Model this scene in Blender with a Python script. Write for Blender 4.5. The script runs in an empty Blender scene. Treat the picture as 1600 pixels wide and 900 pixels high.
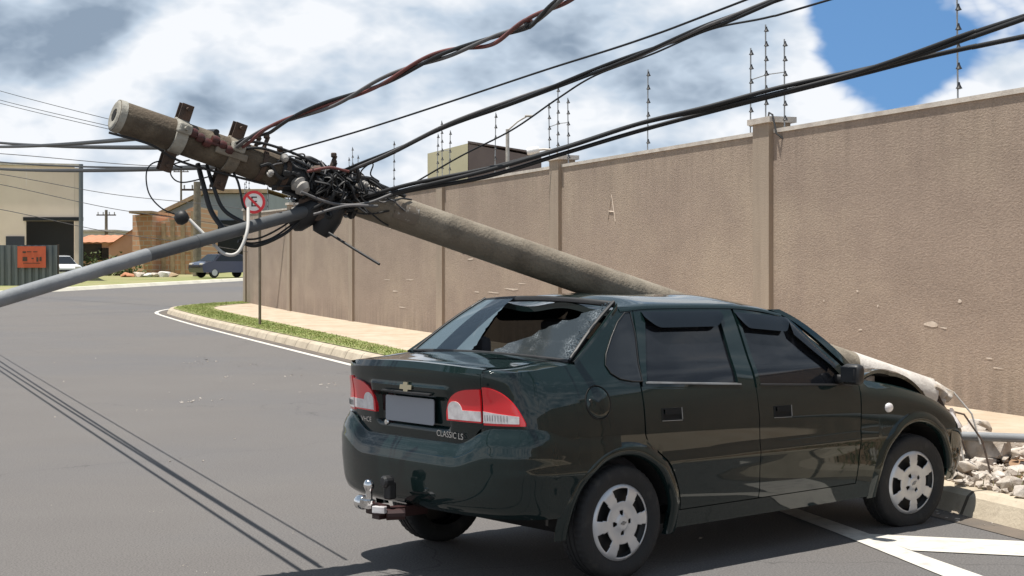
import bpy, bmesh, math, random
import numpy as np
from mathutils import Vector, Matrix, Quaternion
R = math.radians
random.seed(7)
scene = bpy.context.scene
COL = scene.collection

# ------------------------------------------------------------------ camera, sky, sun, exposure
CAM_H, FOC, HOR = 1.55, 2400.0, 415.0        # eye height, focal length in px of 1600, horizon row of 900
cam_d = bpy.data.cameras.new('camera'); cam = bpy.data.objects.new('camera', cam_d); COL.objects.link(cam)
cam.location = (0, 0, CAM_H); cam.rotation_euler = (R(90), 0, 0)
cam_d.sensor_width = 36; cam_d.lens = FOC/1600*36; cam_d.shift_y = -(450-HOR)/1600
cam_d.clip_start = 0.1; cam_d.clip_end = 9000
scene.camera = cam
TO_SUN = Vector((-0.20, -0.045, 1.0)).normalized()
SUN_EL = math.asin(TO_SUN.z); SUN_AZ = math.atan2(TO_SUN.x, TO_SUN.y)
sun_d = bpy.data.lights.new('sun', 'SUN'); sun = bpy.data.objects.new('sun', sun_d); COL.objects.link(sun)
sun_d.energy = 5.0; sun_d.angle = R(0.5); sun_d.color = (1, .955, .88)
sun.rotation_euler = TO_SUN.to_track_quat('Z', 'Y').to_euler(); sun.location = (0, 0, 40)
scene.view_settings.view_transform = 'Standard'; scene.view_settings.look = 'None'
scene.view_settings.gamma = 1; scene.view_settings.use_curve_mapping = False
scene.view_settings.exposure = 0.42
scene.render.engine = 'CYCLES'; scene.cycles.use_denoising = True
scene.cycles.max_bounces = 8; scene.cycles.caustics_reflective = False; scene.cycles.caustics_refractive = False

def make_world():
    w = bpy.data.worlds.new('World'); scene.world = w; w.use_nodes = True
    nt = w.node_tree; N = nt.nodes; L = nt.links; N.clear()
    out = N.new('ShaderNodeOutputWorld'); bg = N.new('ShaderNodeBackground'); bg.inputs[1].default_value = .1
    L.new(bg.outputs[0], out.inputs[0])
    tc = N.new('ShaderNodeTexCoord')
    def vmath(op, a, b=None):
        n = N.new('ShaderNodeVectorMath'); n.operation = op
        for i, q in enumerate((a, b)):
            if q is None: continue
            if isinstance(q, tuple): n.inputs[i].default_value = q
            else: L.new(q, n.inputs[i])
        return n.outputs[1] if op in ('DOT_PRODUCT', 'LENGTH') else n.outputs[0]
    def m(op, a, b=None, clamp=False):
        n = N.new('ShaderNodeMath'); n.operation = op; n.use_clamp = clamp
        for i, q in enumerate((a, b)):
            if q is None: continue
            if isinstance(q, (int, float)): n.inputs[i].default_value = q
            else: L.new(q, n.inputs[i])
        return n.outputs[0]
    d = vmath('NORMALIZE', tc.outputs['Generated'])
    sky = N.new('ShaderNodeTexSky'); sky.sky_type = 'NISHITA'; sky.sun_disc = False
    sky.sun_elevation = SUN_EL; sky.sun_rotation = SUN_AZ; sky.altitude = 500; sky.dust_density = .6; sky.ozone_density = 2.0
    L.new(vmath('NORMALIZE', vmath('ADD', d, (0, 0, .30))), sky.inputs[0])
    def noise(vec, scale, detail=9, rough=.56, dist=.25):
        n = N.new('ShaderNodeTexNoise'); n.inputs['Scale'].default_value = scale; n.inputs['Detail'].default_value = detail
        n.inputs['Roughness'].default_value = rough; n.inputs['Distortion'].default_value = dist
        L.new(vec, n.inputs['Vector']); return n.outputs[0]
    def billow(vec):
        tot = None
        for sc_, am in ((6, .5), (13, .27), (28, .14), (61, .08), (130, .04)):
            n = m('MULTIPLY', m('ABSOLUTE', m('SUBTRACT', m('MULTIPLY', noise(vec, sc_, 0, .5, 0), 2), 1)), am); tot = n if tot is None else m('ADD', tot, n)
        return tot
    def dens(vec): return m('ADD', m('MULTIPLY', noise(vec, 3.4, 5, .48, 0), .88), m('MULTIPLY', billow(vec), .42))
    p = vmath('ADD', vmath('MULTIPLY', d, (1, 1, 1.75)), (3.1, 1.7, 0.42))
    n1 = m('ADD', dens(p), .015)
    n2 = m('ADD', dens(vmath('ADD', p, (-.014, 0, .042))), .015)
    big = noise(vmath('ADD', p, (5, 2, 1)), 3.2, 3, .5)
    # clear blue patch high on the right, cloud elsewhere
    def blob(dx, dz, inner, outer):
        """soft round region of the sky around a direction, 1 inside the inner angle and 0 beyond the outer one"""
        q = vmath('DOT_PRODUCT', d, tuple(Vector((dx, 1.0, dz)).normalized())); a_, b_ = math.cos(outer), math.cos(inner)
        return m('MULTIPLY', m('SUBTRACT', q, a_), 1/(b_-a_), True)
    clear = m('MULTIPLY', blob(.288, .155, .055, .115), .25)
    clear = m('SUBTRACT', clear, m('MULTIPLY', blob(.315, .098, .015, .050), .22))
    clear = m('SUBTRACT', clear, m('MULTIPLY', blob(-.30, .07, .05, .14), .16))
    clear = m('SUBTRACT', clear, m('MULTIPLY', blob(.02, .09, .10, .19), .10))
    cov = m('ADD', n1, m('MULTIPLY', m('SUBTRACT', big, .5), .55))
    cov = m('SUBTRACT', cov, m('SUBTRACT', clear, .075))
    sep0 = N.new('ShaderNodeSeparateXYZ'); L.new(d, sep0.inputs[0])
    cov = m('ADD', cov, m('MULTIPLY', m('MAXIMUM', m('SUBTRACT', .06, sep0.outputs[2]), 0), 2.2))
    cr = N.new('ShaderNodeMapRange'); cr.interpolation_type = 'SMOOTHSTEP'; L.new(cov, cr.inputs[0])
    cr.inputs[1].default_value = .350; cr.inputs[2].default_value = .455
    lit = m('ADD', m('MULTIPLY', m('SUBTRACT', n1, n2), 3.6), .76)
    lit = m('SUBTRACT', lit, m('MULTIPLY', m('SUBTRACT', cov, .575), 1.0))
    # bases of the cloud deck higher up are seen from below and darker
    sep = N.new('ShaderNodeSeparateXYZ'); L.new(d, sep.inputs[0])
    lit = m('SUBTRACT', lit, m('MULTIPLY', m('SUBTRACT', sep.outputs[2], .09), 1.4))
    lit = m('ADD', lit, 0, True)
    ramp = N.new('ShaderNodeValToRGB'); L.new(lit, ramp.inputs[0]); e = ramp.color_ramp.elements
    e[0].position = .08; e[0].color = (2.1, 2.7, 3.5, 1); e[1].position = .78; e[1].color = (7.0, 7.2, 7.5, 1)
    mid = ramp.color_ramp.elements.new(.42); mid.color = (4.2, 4.95, 5.85, 1)
    mix = N.new('ShaderNodeMix'); mix.data_type = 'RGBA'
    tint = N.new('ShaderNodeMix'); tint.data_type = 'RGBA'; tint.blend_type = 'MULTIPLY'; tint.inputs[0].default_value = 1
    L.new(sky.outputs[0], tint.inputs[6]); tint.inputs[7].default_value = (.85, 1.12, 1.22, 1)
    L.new(cr.outputs[0], mix.inputs[0]); L.new(tint.outputs[2], mix.inputs[6]); L.new(ramp.outputs[0], mix.inputs[7])
    L.new(mix.outputs[2], bg.inputs[0])
make_world()

# ------------------------------------------------------------------ helpers
def pt(px, py, Y):
    """world point seen at pixel (px,py) of the 1600x900 photo at distance Y"""
    return Vector(((px-800)/FOC*Y, Y, CAM_H+(HOR-py)/FOC*Y))
def terr(y):
    y = min(y, 130.0)
    return .0135*math.log1p(math.exp((y-42)/3.0))*3.0 if y < 120 else .0135*(y-42)
def lerp(a, b, t): return a+(b-a)*t
def sstep(a, b, x):
    t = min(1, max(0, (x-a)/(b-a))); return t*t*(3-2*t)

class pchip:
    def __init__(s, pts):
        x = np.array([p[0] for p in pts], float); y = np.array([p[1] for p in pts], float)
        h = np.diff(x); d = np.diff(y)/h; m = np.zeros(len(x))
        for i in range(1, len(x)-1):
            if d[i-1]*d[i] > 0:
                w1, w2 = 2*h[i]+h[i-1], h[i]+2*h[i-1]; m[i] = (w1+w2)/(w1/d[i-1]+w2/d[i])
        m[0], m[-1] = d[0], d[-1]; s.x, s.y, s.h, s.m = x, y, h, m
    def __call__(s, q):
        q = min(max(q, s.x[0]), s.x[-1]); i = min(max(int(np.searchsorted(s.x, q))-1, 0), len(s.h)-1)
        t = (q-s.x[i])/s.h[i]; h = s.h[i]
        return float((1+2*t)*(1-t)**2*s.y[i]+t*(1-t)**2*h*s.m[i]+t*t*(3-2*t)*s.y[i+1]+t*t*(t-1)*h*s.m[i+1])

class MB:
    def __init__(s): s.v = []; s.f = []; s.mi = []; s.cur = 0
    def face(s, idx): s.f.append(tuple(idx)); s.mi.append(s.cur)
    def add(s, vs, fs):
        o = len(s.v); s.v += [tuple(p) for p in vs]
        for f in fs: s.face([i+o for i in f])
        return s
    def box(s, c, size, M=None):
        x, y, z = [k/2 for k in size]; vs = []
        for sx, sy, sz in ((-1,-1,-1),(1,-1,-1),(1,1,-1),(-1,1,-1),(-1,-1,1),(1,-1,1),(1,1,1),(-1,1,1)):
            p = Vector((sx*x, sy*y, sz*z))
            if M is not None: p = M @ p
            vs.append(p+Vector(c))
        return s.add(vs, [(0,3,2,1),(4,5,6,7),(0,1,5,4),(1,2,6,5),(2,3,7,6),(3,0,4,7)])
    def rbox(s, c, size, r=.01, M=None):
        """box with bevelled edges"""
        bm = bmesh.new(); bmesh.ops.create_cube(bm, size=1)
        for v in bm.verts: v.co = Vector((v.co.x*size[0], v.co.y*size[1], v.co.z*size[2]))
        bmesh.ops.bevel(bm, geom=bm.edges[:], offset=min(r, min(size)*.45), segments=2, affect='EDGES', profile=.5)
        bm.verts.index_update()
        vs = [((M @ v.co) if M is not None else v.co)+Vector(c) for v in bm.verts]
        fs = [[v.index for v in f.verts] for f in bm.faces]; bm.free()
        return s.add(vs, fs)
    def tube(s, pts, r, n=8, cap=True):
        pts = [Vector(p) for p in pts]; k = len(pts)
        rs = r if isinstance(r, (list, tuple)) else [r]*k
        T = [(pts[min(i+1, k-1)]-pts[max(i-1, 0)]).normalized() for i in range(k)]
        a = Vector((0, 0, 1)) if abs(T[0].z) < .9 else Vector((1, 0, 0))
        u = (a-T[0]*a.dot(T[0])).normalized(); vs = []
        for i in range(k):
            u = (u-T[i]*u.dot(T[i]))
            u = u.normalized() if u.length > 1e-6 else T[i].orthogonal().normalized()
            w = T[i].cross(u)
            for j in range(n):
                an = 2*math.pi*j/n; vs.append(pts[i]+(u*math.cos(an)+w*math.sin(an))*rs[i])
        fs = [(i*n+j, i*n+(j+1) % n, (i+1)*n+(j+1) % n, (i+1)*n+j) for i in range(k-1) for j in range(n)]
        if cap: fs += [tuple(reversed(range(n))), tuple(range((k-1)*n, k*n))]
        return s.add(vs, fs)
    def lathe(s, prof, M=None, n=32, close=False, rf=None):
        """prof: list of (r, h) revolved round local Z"""
        k = len(prof); vs = []
        for i, (r, h) in enumerate(prof):
            for j in range(n):
                an = 2*math.pi*j/n; rr = r+(rf(i, j) if rf else 0); p = Vector((rr*math.cos(an), rr*math.sin(an), h))
                vs.append(M @ p if M is not None else p)
        fs = [(i*n+j, i*n+(j+1) % n, ((i+1) % k)*n+(j+1) % n, ((i+1) % k)*n+j) for i in range(k if close else k-1) for j in range(n)]
        return s.add(vs, fs)
    def grid(s, P, flip=False):
        """P: rows of points"""
        nr, nc = len(P), len(P[0]); vs = [p for row in P for p in row]; fs = []
        for i in range(nr-1):
            for j in range(nc-1):
                q = (i*nc+j, i*nc+j+1, (i+1)*nc+j+1, (i+1)*nc+j)
                fs.append(tuple(reversed(q)) if flip else q)
        return s.add(vs, fs)
    def panel(s, P, ref, depth=.014, flip=False):
        """grid plus a skirt turned in towards point-function ref(p) -> inward vector"""
        s.grid(P, flip); nr, nc = len(P), len(P[0])
        loop = [P[0][j] for j in range(nc)]+[P[i][nc-1] for i in range(1, nr)]+[P[nr-1][j] for j in range(nc-2, -1, -1)]+[P[i][0] for i in range(nr-2, 0, -1)]
        inn = [Vector(p)+ref(Vector(p))*depth for p in loop]; n = len(loop)
        s.add(list(loop)+inn, [(i, (i+1) % n, n+(i+1) % n, n+i) if flip else ((i+1) % n, i, n+i, n+(i+1) % n) for i in range(n)])
        return s
    def prism(s, poly, depth, M=None):
        """poly in local XY, extruded from z=0 to z=depth"""
        n = len(poly); vs = [Vector((x, y, 0)) for x, y in poly]+[Vector((x, y, depth)) for x, y in poly]
        if M is not None: vs = [M @ p for p in vs]
        return s.add(vs, [tuple(reversed(range(n))), tuple(range(n, 2*n))]+[(i, (i+1) % n, n+(i+1) % n, n+i) for i in range(n)])
    def build(s, name, mats, parent=None, smooth=None, recalc=True):
        me = bpy.data.meshes.new(name); me.from_pydata(s.v, [], s.f)
        mats = mats if isinstance(mats, (list, tuple)) else [mats]
        for q in mats: me.materials.append(q)
        if len(mats) > 1: me.polygons.foreach_set('material_index', s.mi)
        if recalc:
            bm = bmesh.new(); bm.from_mesh(me); bmesh.ops.recalc_face_normals(bm, faces=bm.faces[:]); bm.to_mesh(me); bm.free()
        if smooth is not None:
            me.polygons.foreach_set('use_smooth', [True]*len(me.polygons)); me.set_sharp_from_angle(angle=R(smooth))
        me.update()
        o = bpy.data.objects.new(name, me); COL.objects.link(o)
        if parent is not None: o.parent = parent
        return o

def tag(o, label=None, cat=None, group=None, kind=None):
    if label: o['label'] = label
    if cat: o['category'] = cat
    if group: o['group'] = group
    if kind: o['kind'] = kind
    return o
def empty(name, loc=(0, 0, 0), rz=0, label=None, cat=None, group=None):
    o = bpy.data.objects.new(name, None); COL.objects.link(o); o.location = loc; o.rotation_euler = (0, 0, rz)
    o.empty_display_size = .2
    return tag(o, label, cat, group)
def kids(o): return [c for c in bpy.data.objects if c.parent == o]
def copy_tree(o, parent=None):
    c = o.copy(); COL.objects.link(c)
    if parent is not None: c.parent = parent
    for ch in kids(o): copy_tree(ch, c)
    return c
def text(name, body, size, M, mat, parent, extrude=.001, align='CENTER'):
    cu = bpy.data.curves.new(name, 'FONT'); cu.body = body; cu.size = size; cu.align_x = align; cu.align_y = 'CENTER'
    cu.extrude = extrude; cu.materials.append(mat)
    o = bpy.data.objects.new(name, cu); COL.objects.link(o)
    bpy.context.view_layer.update()
    me = bpy.data.meshes.new_from_object(o.evaluated_get(bpy.context.evaluated_depsgraph_get())); bpy.data.objects.remove(o)
    o = bpy.data.objects.new(name, me); COL.objects.link(o)
    if parent is not None: o.parent = parent
    o.matrix_local = M
    return o

def bez(P, n=24):
    P = [Vector(p) for p in P]; out = []
    Q = [P[0]*2-P[1]]+P+[P[-1]*2-P[-2]]
    for i in range(1, len(Q)-2):
        for k in range(n):
            t = k/n; a, b, c, d = Q[i-1], Q[i], Q[i+1], Q[i+2]
            out.append(.5*((2*b)+(c-a)*t+(2*a-5*b+4*c-d)*t*t+(3*b-a-3*c+d)*t**3))
    out.append(P[-1]); return out
# ------------------------------------------------------------------ materials
MATS = {}
def mat(name, col, rough=.6, metal=0, var=None, scale=4, vmix=.5, bump=0, bscale=60, coat=0, spec=None, detail=6, stretch=None, var2=None, scale2=1.0, rvar=0, bdist=.01, v1=(.35, .65), v2=(.45, .7)):
    m = bpy.data.materials.new(name); m.use_nodes = True; nt = m.node_tree; N = nt.nodes; L = nt.links
    b = N['Principled BSDF']; b.inputs['Base Color'].default_value = (*col, 1); b.inputs['Roughness'].default_value = rough
    b.inputs['Metallic'].default_value = metal
    if coat: b.inputs['Coat Weight'].default_value = coat; b.inputs['Coat Roughness'].default_value = .03
    if spec is not None: b.inputs['Specular IOR Level'].default_value = spec
    tc = N.new('ShaderNodeTexCoord'); vec = tc.outputs['Object']
    if stretch:
        mp = N.new('ShaderNodeMapping'); mp.inputs['Scale'].default_value = stretch; L.new(vec, mp.inputs[0]); svec = mp.outputs[0]
    else: svec = vec
    def noise(sc, v, det=detail):
        n = N.new('ShaderNodeTexNoise'); n.inputs['Scale'].default_value = sc; n.inputs['Detail'].default_value = det; n.inputs['Roughness'].default_value = .6
        L.new(v, n.inputs['Vector']); return n.outputs[0]
    cur = None
    if var is not None:
        r = N.new('ShaderNodeMapRange'); L.new(noise(scale, svec), r.inputs[0]); r.inputs[1].default_value = v1[0]; r.inputs[2].default_value = v1[1]
        x = N.new('ShaderNodeMix'); x.data_type = 'RGBA'; L.new(r.outputs[0], x.inputs[0]); x.inputs[6].default_value = (*col, 1); x.inputs[7].default_value = (*var, 1)
        cur = x.outputs[2]
        if var2 is not None:
            r2 = N.new('ShaderNodeMapRange'); L.new(noise(scale2, vec), r2.inputs[0]); r2.inputs[1].default_value = v2[0]; r2.inputs[2].default_value = v2[1]
            mm = N.new('ShaderNodeMath'); mm.operation = 'MULTIPLY'; mm.inputs[1].default_value = vmix; L.new(r2.outputs[0], mm.inputs[0])
            x2 = N.new('ShaderNodeMix'); x2.data_type = 'RGBA'; L.new(mm.outputs[0], x2.inputs[0]); L.new(cur, x2.inputs[6]); x2.inputs[7].default_value = (*var2, 1)
            cur = x2.outputs[2]
        L.new(cur, b.inputs['Base Color'])
    if rvar:
        r = N.new('ShaderNodeMapRange'); L.new(noise(scale*2.3, vec), r.inputs[0]); r.inputs[1].default_value = .3; r.inputs[2].default_value = .7
        r.inputs[3].default_value = max(0, rough-rvar); r.inputs[4].default_value = min(1, rough+rvar); L.new(r.outputs[0], b.inputs['Roughness'])
    if bump:
        bn = N.new('ShaderNodeBump'); bn.inputs['Strength'].default_value = bump; bn.inputs['Distance'].default_value = bdist
        L.new(noise(bscale, vec, 4), bn.inputs['Height']); L.new(bn.outputs[0], b.inputs['Normal'])
    MATS[name] = m; return m

M_ASPH = mat('asphalt', (.124, .114, .108), .9, var=(.132, .122, .115), scale=.9, var2=(.098, .100, .110), scale2=.11, vmix=.8, bump=.7, bscale=230, bdist=.006)
def asphalt_extra(m):
    # fine pale and dark aggregate
    nt = m.node_tree; N = nt.nodes; L = nt.links; b = N['Principled BSDF']; src = b.inputs['Base Color'].links[0].from_socket
    tc = N.new('ShaderNodeTexCoord'); n = N.new('ShaderNodeTexNoise'); n.inputs['Scale'].default_value = 95; n.inputs['Detail'].default_value = 3
    L.new(tc.outputs['Object'], n.inputs['Vector'])
    r = N.new('ShaderNodeMapRange'); L.new(n.outputs[0], r.inputs[0]); r.inputs[1].default_value = .3; r.inputs[2].default_value = .7; r.inputs[3].default_value = .62; r.inputs[4].default_value = 1.38
    x = N.new('ShaderNodeMix'); x.data_type = 'RGBA'; x.blend_type = 'MULTIPLY'; x.inputs[0].default_value = 1
    L.new(src, x.inputs[6]); L.new(r.outputs[0], x.inputs[7]); L.new(x.outputs[2], b.inputs['Base Color'])
asphalt_extra(M_ASPH)
def asphalt_marks(m):
    # oil drips, and a few hairline cracks
    nt = m.node_tree; N = nt.nodes; L = nt.links; b = N['Principled BSDF']; src = b.inputs['Base Color'].links[0].from_socket
    tc = N.new('ShaderNodeTexCoord')
    n = N.new('ShaderNodeTexNoise'); n.inputs['Scale'].default_value = 2.6; n.inputs['Detail'].default_value = 5; n.inputs['Roughness'].default_value = .7; L.new(tc.outputs['Object'], n.inputs['Vector'])
    r = N.new('ShaderNodeMapRange'); L.new(n.outputs[0], r.inputs[0]); r.inputs[1].default_value = .66; r.inputs[2].default_value = .76; r.inputs[3].default_value = 1; r.inputs[4].default_value = .72
    w = N.new('ShaderNodeTexNoise'); w.inputs['Scale'].default_value = 1.3; w.inputs['Detail'].default_value = 5; L.new(tc.outputs['Object'], w.inputs['Vector'])
    ad = N.new('ShaderNodeVectorMath'); ad.operation = 'ADD'; L.new(tc.outputs['Object'], ad.inputs[0]); L.new(w.outputs[1], ad.inputs[1])
    v = N.new('ShaderNodeTexVoronoi'); v.feature = 'DISTANCE_TO_EDGE'; v.inputs['Scale'].default_value = .21; L.new(ad.outputs[0], v.inputs['Vector'])
    c = N.new('ShaderNodeMapRange'); L.new(v.outputs[0], c.inputs[0]); c.inputs[1].default_value = 0; c.inputs[2].default_value = .0022; c.inputs[3].default_value = .62; c.inputs[4].default_value = 1
    k = N.new('ShaderNodeMath'); k.operation = 'MULTIPLY'; L.new(r.outputs[0], k.inputs[0]); L.new(c.outputs[0], k.inputs[1])
    x = N.new('ShaderNodeMix'); x.data_type = 'RGBA'; x.blend_type = 'MULTIPLY'; x.inputs[0].default_value = 1; L.new(src, x.inputs[6]); L.new(k.outputs[0], x.inputs[7]); L.new(x.outputs[2], b.inputs['Base Color'])
asphalt_marks(M_ASPH)
M_PAINT = mat('road_paint', (.57, .54, .49), .8, var=(.36, .34, .32), scale=9, bump=.3, bscale=120, v1=(.5, .75))
M_KERB = mat('kerb_concrete', (.50, .43, .33), .9, var=(.38, .32, .24), scale=3, var2=(.16, .12, .09), scale2=7, vmix=.5, bump=.5, bscale=40, v2=(.58, .75))
M_WALK = mat('pavement_concrete', (.50, .415, .32), .92, var=(.42, .34, .25), scale=1.3, var2=(.30, .19, .11), scale2=4, vmix=.5, bump=.4, bscale=45)
M_GRASSBASE = mat('grass_base', (.15, .19, .05), .95, var=(.30, .27, .13), scale=2.5, bump=.5, bscale=30, bdist=.03)
M_GRASS = mat('grass_blade', (.16, .23, .045), .8, var=(.29, .31, .10), scale=1.6)
M_EARTH = mat('earth', (.25, .15, .085), .95, var=(.33, .22, .14), scale=3, bump=.6, bscale=30, bdist=.02)
M_FIELD = mat('field', (.15, .15, .07), .95, var=(.22, .19, .11), scale=.08, bump=.3, bscale=3)
M_PILLAR = mat('pillar_render', (.37, .30, .235), .92, var=(.31, .248, .195), scale=5, stretch=(1, 1, .15), bump=.5, bscale=70)
M_COPE = mat('coping', (.64, .59, .53), .85, var=(.46, .41, .36), scale=4, bump=.3, bscale=50)
M_PAINTBODY = mat('dark_green_paint', (.0046, .0138, .0138), .6, metal=0, coat=1.0, spec=.05)
M_BLACKTRIM = mat('black_trim', (.012, .012, .013), .5, var=(.02, .02, .021), scale=8)
M_BLACKGAP = mat('dark_gap', (.004, .004, .004), .9)
M_RUBBER = mat('tyre_rubber', (.018, .018, .019), .78, var=(.045, .043, .040), scale=14, bump=.3, bscale=90, v1=(.55, .8))
M_VISOR = mat('visor_acrylic', (.006, .009, .013), .22, spec=.35)
M_HUB = mat('silver_hubcap', (.62, .63, .65), .34, metal=.45, var=(.54, .55, .57), scale=9)
M_CHROME = mat('chrome', (.75, .75, .75), .12, metal=1)
M_STEEL = mat('galvanised_steel', (.30, .31, .32), .5, metal=.6, var=(.22, .22, .22), scale=8)
M_REDLENS = mat('red_lens', (.78, .02, .03), .12, coat=1)
M_WHITELENS = mat('clear_lens', (.82, .79, .79), .15, coat=1, var=(.62, .58, .58), scale=30)
M_PLATE = mat('plate_grey', (.30, .315, .35), .55)
M_GOLD = mat('emblem_gold', (.55, .50, .36), .3, metal=.8)
M_SEAT = mat('seat_fabric', (.035, .035, .04), .9, var=(.055, .053, .058), scale=12)
M_CABIN = mat('cabin_dark', (.02, .02, .022), .85)
M_MAROON = mat('maroon_bracket', (.030, .008, .008), .5)
M_CONC = mat('pole_concrete', (.27, .235, .185), .9, var=(.20, .165, .125), scale=3.2, stretch=(1, 1, 1), var2=(.10, .085, .065), scale2=7, vmix=.55, bump=.6, bscale=55, v2=(.5, .7))
M_CONCDARK = mat('pole_top_concrete', (.105, .080, .055), .92, var=(.060, .045, .032), scale=5, var2=(.19, .155, .11), scale2=10, vmix=.7, bump=.7, bscale=60)
M_CONCEND = mat('pole_end', (.40, .38, .33), .9, var=(.25, .235, .20), scale=14, bump=.5, bscale=60)
M_POLEWHITE = mat('pole_whitewash', (.66, .62, .57), .85, var=(.50, .46, .42), scale=7, bump=.5, bscale=50)
M_RUST = mat('rusty_steel', (.055, .04, .032), .8, var=(.10, .06, .04), scale=20, bump=.4, bscale=90)
M_REDRUST = mat('red_insulator', (.09, .018, .014), .5, var=(.05, .02, .018), scale=20)
M_CABLE = mat('black_cable', (.012, .012, .013), .55)
M_CABLEGREY = mat('grey_cable', (.15, .14, .14), .6, var=(.10, .10, .10), scale=10)
M_CABLERED = mat('red_cable', (.20, .055, .045), .6, var=(.13, .05, .045), scale=6)
M_CABLEWHITE = mat('white_cable', (.55, .53, .50), .6)
M_ARM = mat('lamp_arm_paint', (.25, .26, .27), .55, var=(.19, .20, .21), scale=6, bump=.2, bscale=40)
M_ARMSHADE = mat('lamp_arm_shade', (.10, .105, .11), .6, var=(.075, .08, .085), scale=6)  # darker copy of the arm paint: shade of pole and tangle put into the colour
M_PORC = mat('porcelain', (.45, .43, .40), .4, var=(.25, .23, .21), scale=9)
M_INSUL = mat('fence_insulator', (.012, .012, .014), .5)
M_ROD = mat('fence_rod', (.36, .37, .38), .5, metal=.4)
M_SIGNW = mat('sign_white', (.75, .75, .75), .5)
M_SIGNR = mat('sign_red', (.60, .03, .04), .5)
M_SIGNK = mat('sign_black', (.02, .02, .02), .5)
M_POST = mat('sign_post', (.20, .17, .13), .7, var=(.14, .11, .08), scale=6)
M_RUBBLE = mat('concrete_rubble', (.58, .53, .48), .92, var=(.33, .27, .21), scale=7, bump=.6, bscale=50)
M_BEIGE = mat('warehouse_beige', (.82, .68, .56), .9, var=(.75, .61, .50), scale=.5, bump=.1, bscale=20)
M_DARKDOOR = mat('dark_door', (.012, .014, .017), .8)
M_CORR = mat('corrugated_grey', (.115, .135, .15), .55, var=(.15, .16, .17), scale=.8)
M_ORANGE = mat('orange_board', (.62, .12, .05), .6, var=(.55, .10, .05), scale=3)
M_TILE = mat('clay_roof', (.50, .23, .13), .85, var=(.40, .17, .09), scale=2)
M_PINK = mat('pink_render', (.62, .40, .31), .9, var=(.54, .34, .26), scale=.7)
M_GREYWALL = mat('grey_blue_wall', (.28, .315, .35), .8, var=(.24, .27, .30), scale=.6)
M_CREAM = mat('cream_wall', (.55, .50, .33), .9, var=(.49, .45, .30), scale=.8)
M_BROWNW = mat('brown_wall', (.22, .165, .14), .9, var=(.19, .14, .12), scale=.8)
M_WHITEC = mat('white_car_paint', (.72, .73, .74), .3, coat=1)
M_BLUEC = mat('blue_car_paint', (.022, .027, .062), .3, metal=.3, coat=1)
M_GLASSDK = mat('far_glass', (.015, .017, .02), .08)
M_WHITEROOF = mat('pale_roof', (.62, .60, .57), .8)
M_LEAF = mat('leaf', (.055, .085, .025), .8, var=(.10, .12, .04), scale=6)
M_TIMBER = mat('timber', (.46, .34, .22), .9, var=(.33, .24, .15), scale=3)

def glass_mat(name, tint, alpha, rough=.02):
    m = bpy.data.materials.new(name); m.use_nodes = True; nt = m.node_tree; N = nt.nodes; L = nt.links
    b = N['Principled BSDF']; b.inputs['Base Color'].default_value = (*tint, 1); b.inputs['Roughness'].default_value = rough; b.inputs['IOR'].default_value = 1.5
    t = N.new('ShaderNodeBsdfTransparent'); t.inputs[0].default_value = (.75, .8, .82, 1)
    x = N.new('ShaderNodeMixShader'); x.inputs[0].default_value = alpha
    L.new(t.outputs[0], x.inputs[1]); L.new(b.outputs[0], x.inputs[2]); L.new(x.outputs[0], N['Material Output'].inputs[0])
    return m
M_TINT = glass_mat('tinted_glass', (.010, .011, .014), .92)
M_SCREEN = glass_mat('windscreen_glass', (.02, .024, .026), .6)
M_REARGLASS = glass_mat('rear_glass', (.10, .14, .168), .82)  # pale blue base colour imitates the sky reflected in the pane
def shatter_mat():
    m = bpy.data.materials.new('shattered_glass'); m.use_nodes = True; nt = m.node_tree; N = nt.nodes; L = nt.links
    b = N['Principled BSDF']; b.inputs['Roughness'].default_value = .12
    tc = N.new('ShaderNodeTexCoord'); v = N.new('ShaderNodeTexVoronoi'); v.feature = 'DISTANCE_TO_EDGE'; v.inputs['Scale'].default_value = 62
    L.new(tc.outputs['Object'], v.inputs['Vector'])
    n = N.new('ShaderNodeTexNoise'); n.inputs['Scale'].default_value = 5.5; n.inputs['Detail'].default_value = 4; L.new(tc.outputs['Object'], n.inputs['Vector'])
    r = N.new('ShaderNodeMapRange'); L.new(v.outputs[0], r.inputs[0]); r.inputs[1].default_value = .0; r.inputs[2].default_value = .12; r.inputs[3].default_value = 1; r.inputs[4].default_value = .0
    r2 = N.new('ShaderNodeMapRange'); L.new(n.outputs[0], r2.inputs[0]); r2.inputs[1].default_value = .50; r2.inputs[2].default_value = .68
    mm = N.new('ShaderNodeMath'); mm.operation = 'MULTIPLY'; L.new(r.outputs[0], mm.inputs[0]); L.new(r2.outputs[0], mm.inputs[1])
    x = N.new('ShaderNodeMix'); x.data_type = 'RGBA'; L.new(mm.outputs[0], x.inputs[0]); x.inputs[6].default_value = (.032, .040, .045, 1); x.inputs[7].default_value = (.26, .29, .31, 1)
    L.new(x.outputs[2], b.inputs['Base Color'])
    t = N.new('ShaderNodeBsdfTransparent'); s = N.new('ShaderNodeMixShader'); s.inputs[0].default_value = .8
    L.new(t.outputs[0], s.inputs[1]); L.new(b.outputs[0], s.inputs[2]); L.new(s.outputs[0], N['Material Output'].inputs[0])
    bn = N.new('ShaderNodeBump'); bn.inputs['Strength'].default_value = .5; bn.inputs['Distance'].default_value = .004; L.new(n.outputs[0], bn.inputs['Height']); L.new(bn.outputs[0], b.inputs['Normal'])
    return m
M_SHATTER = shatter_mat()

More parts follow.
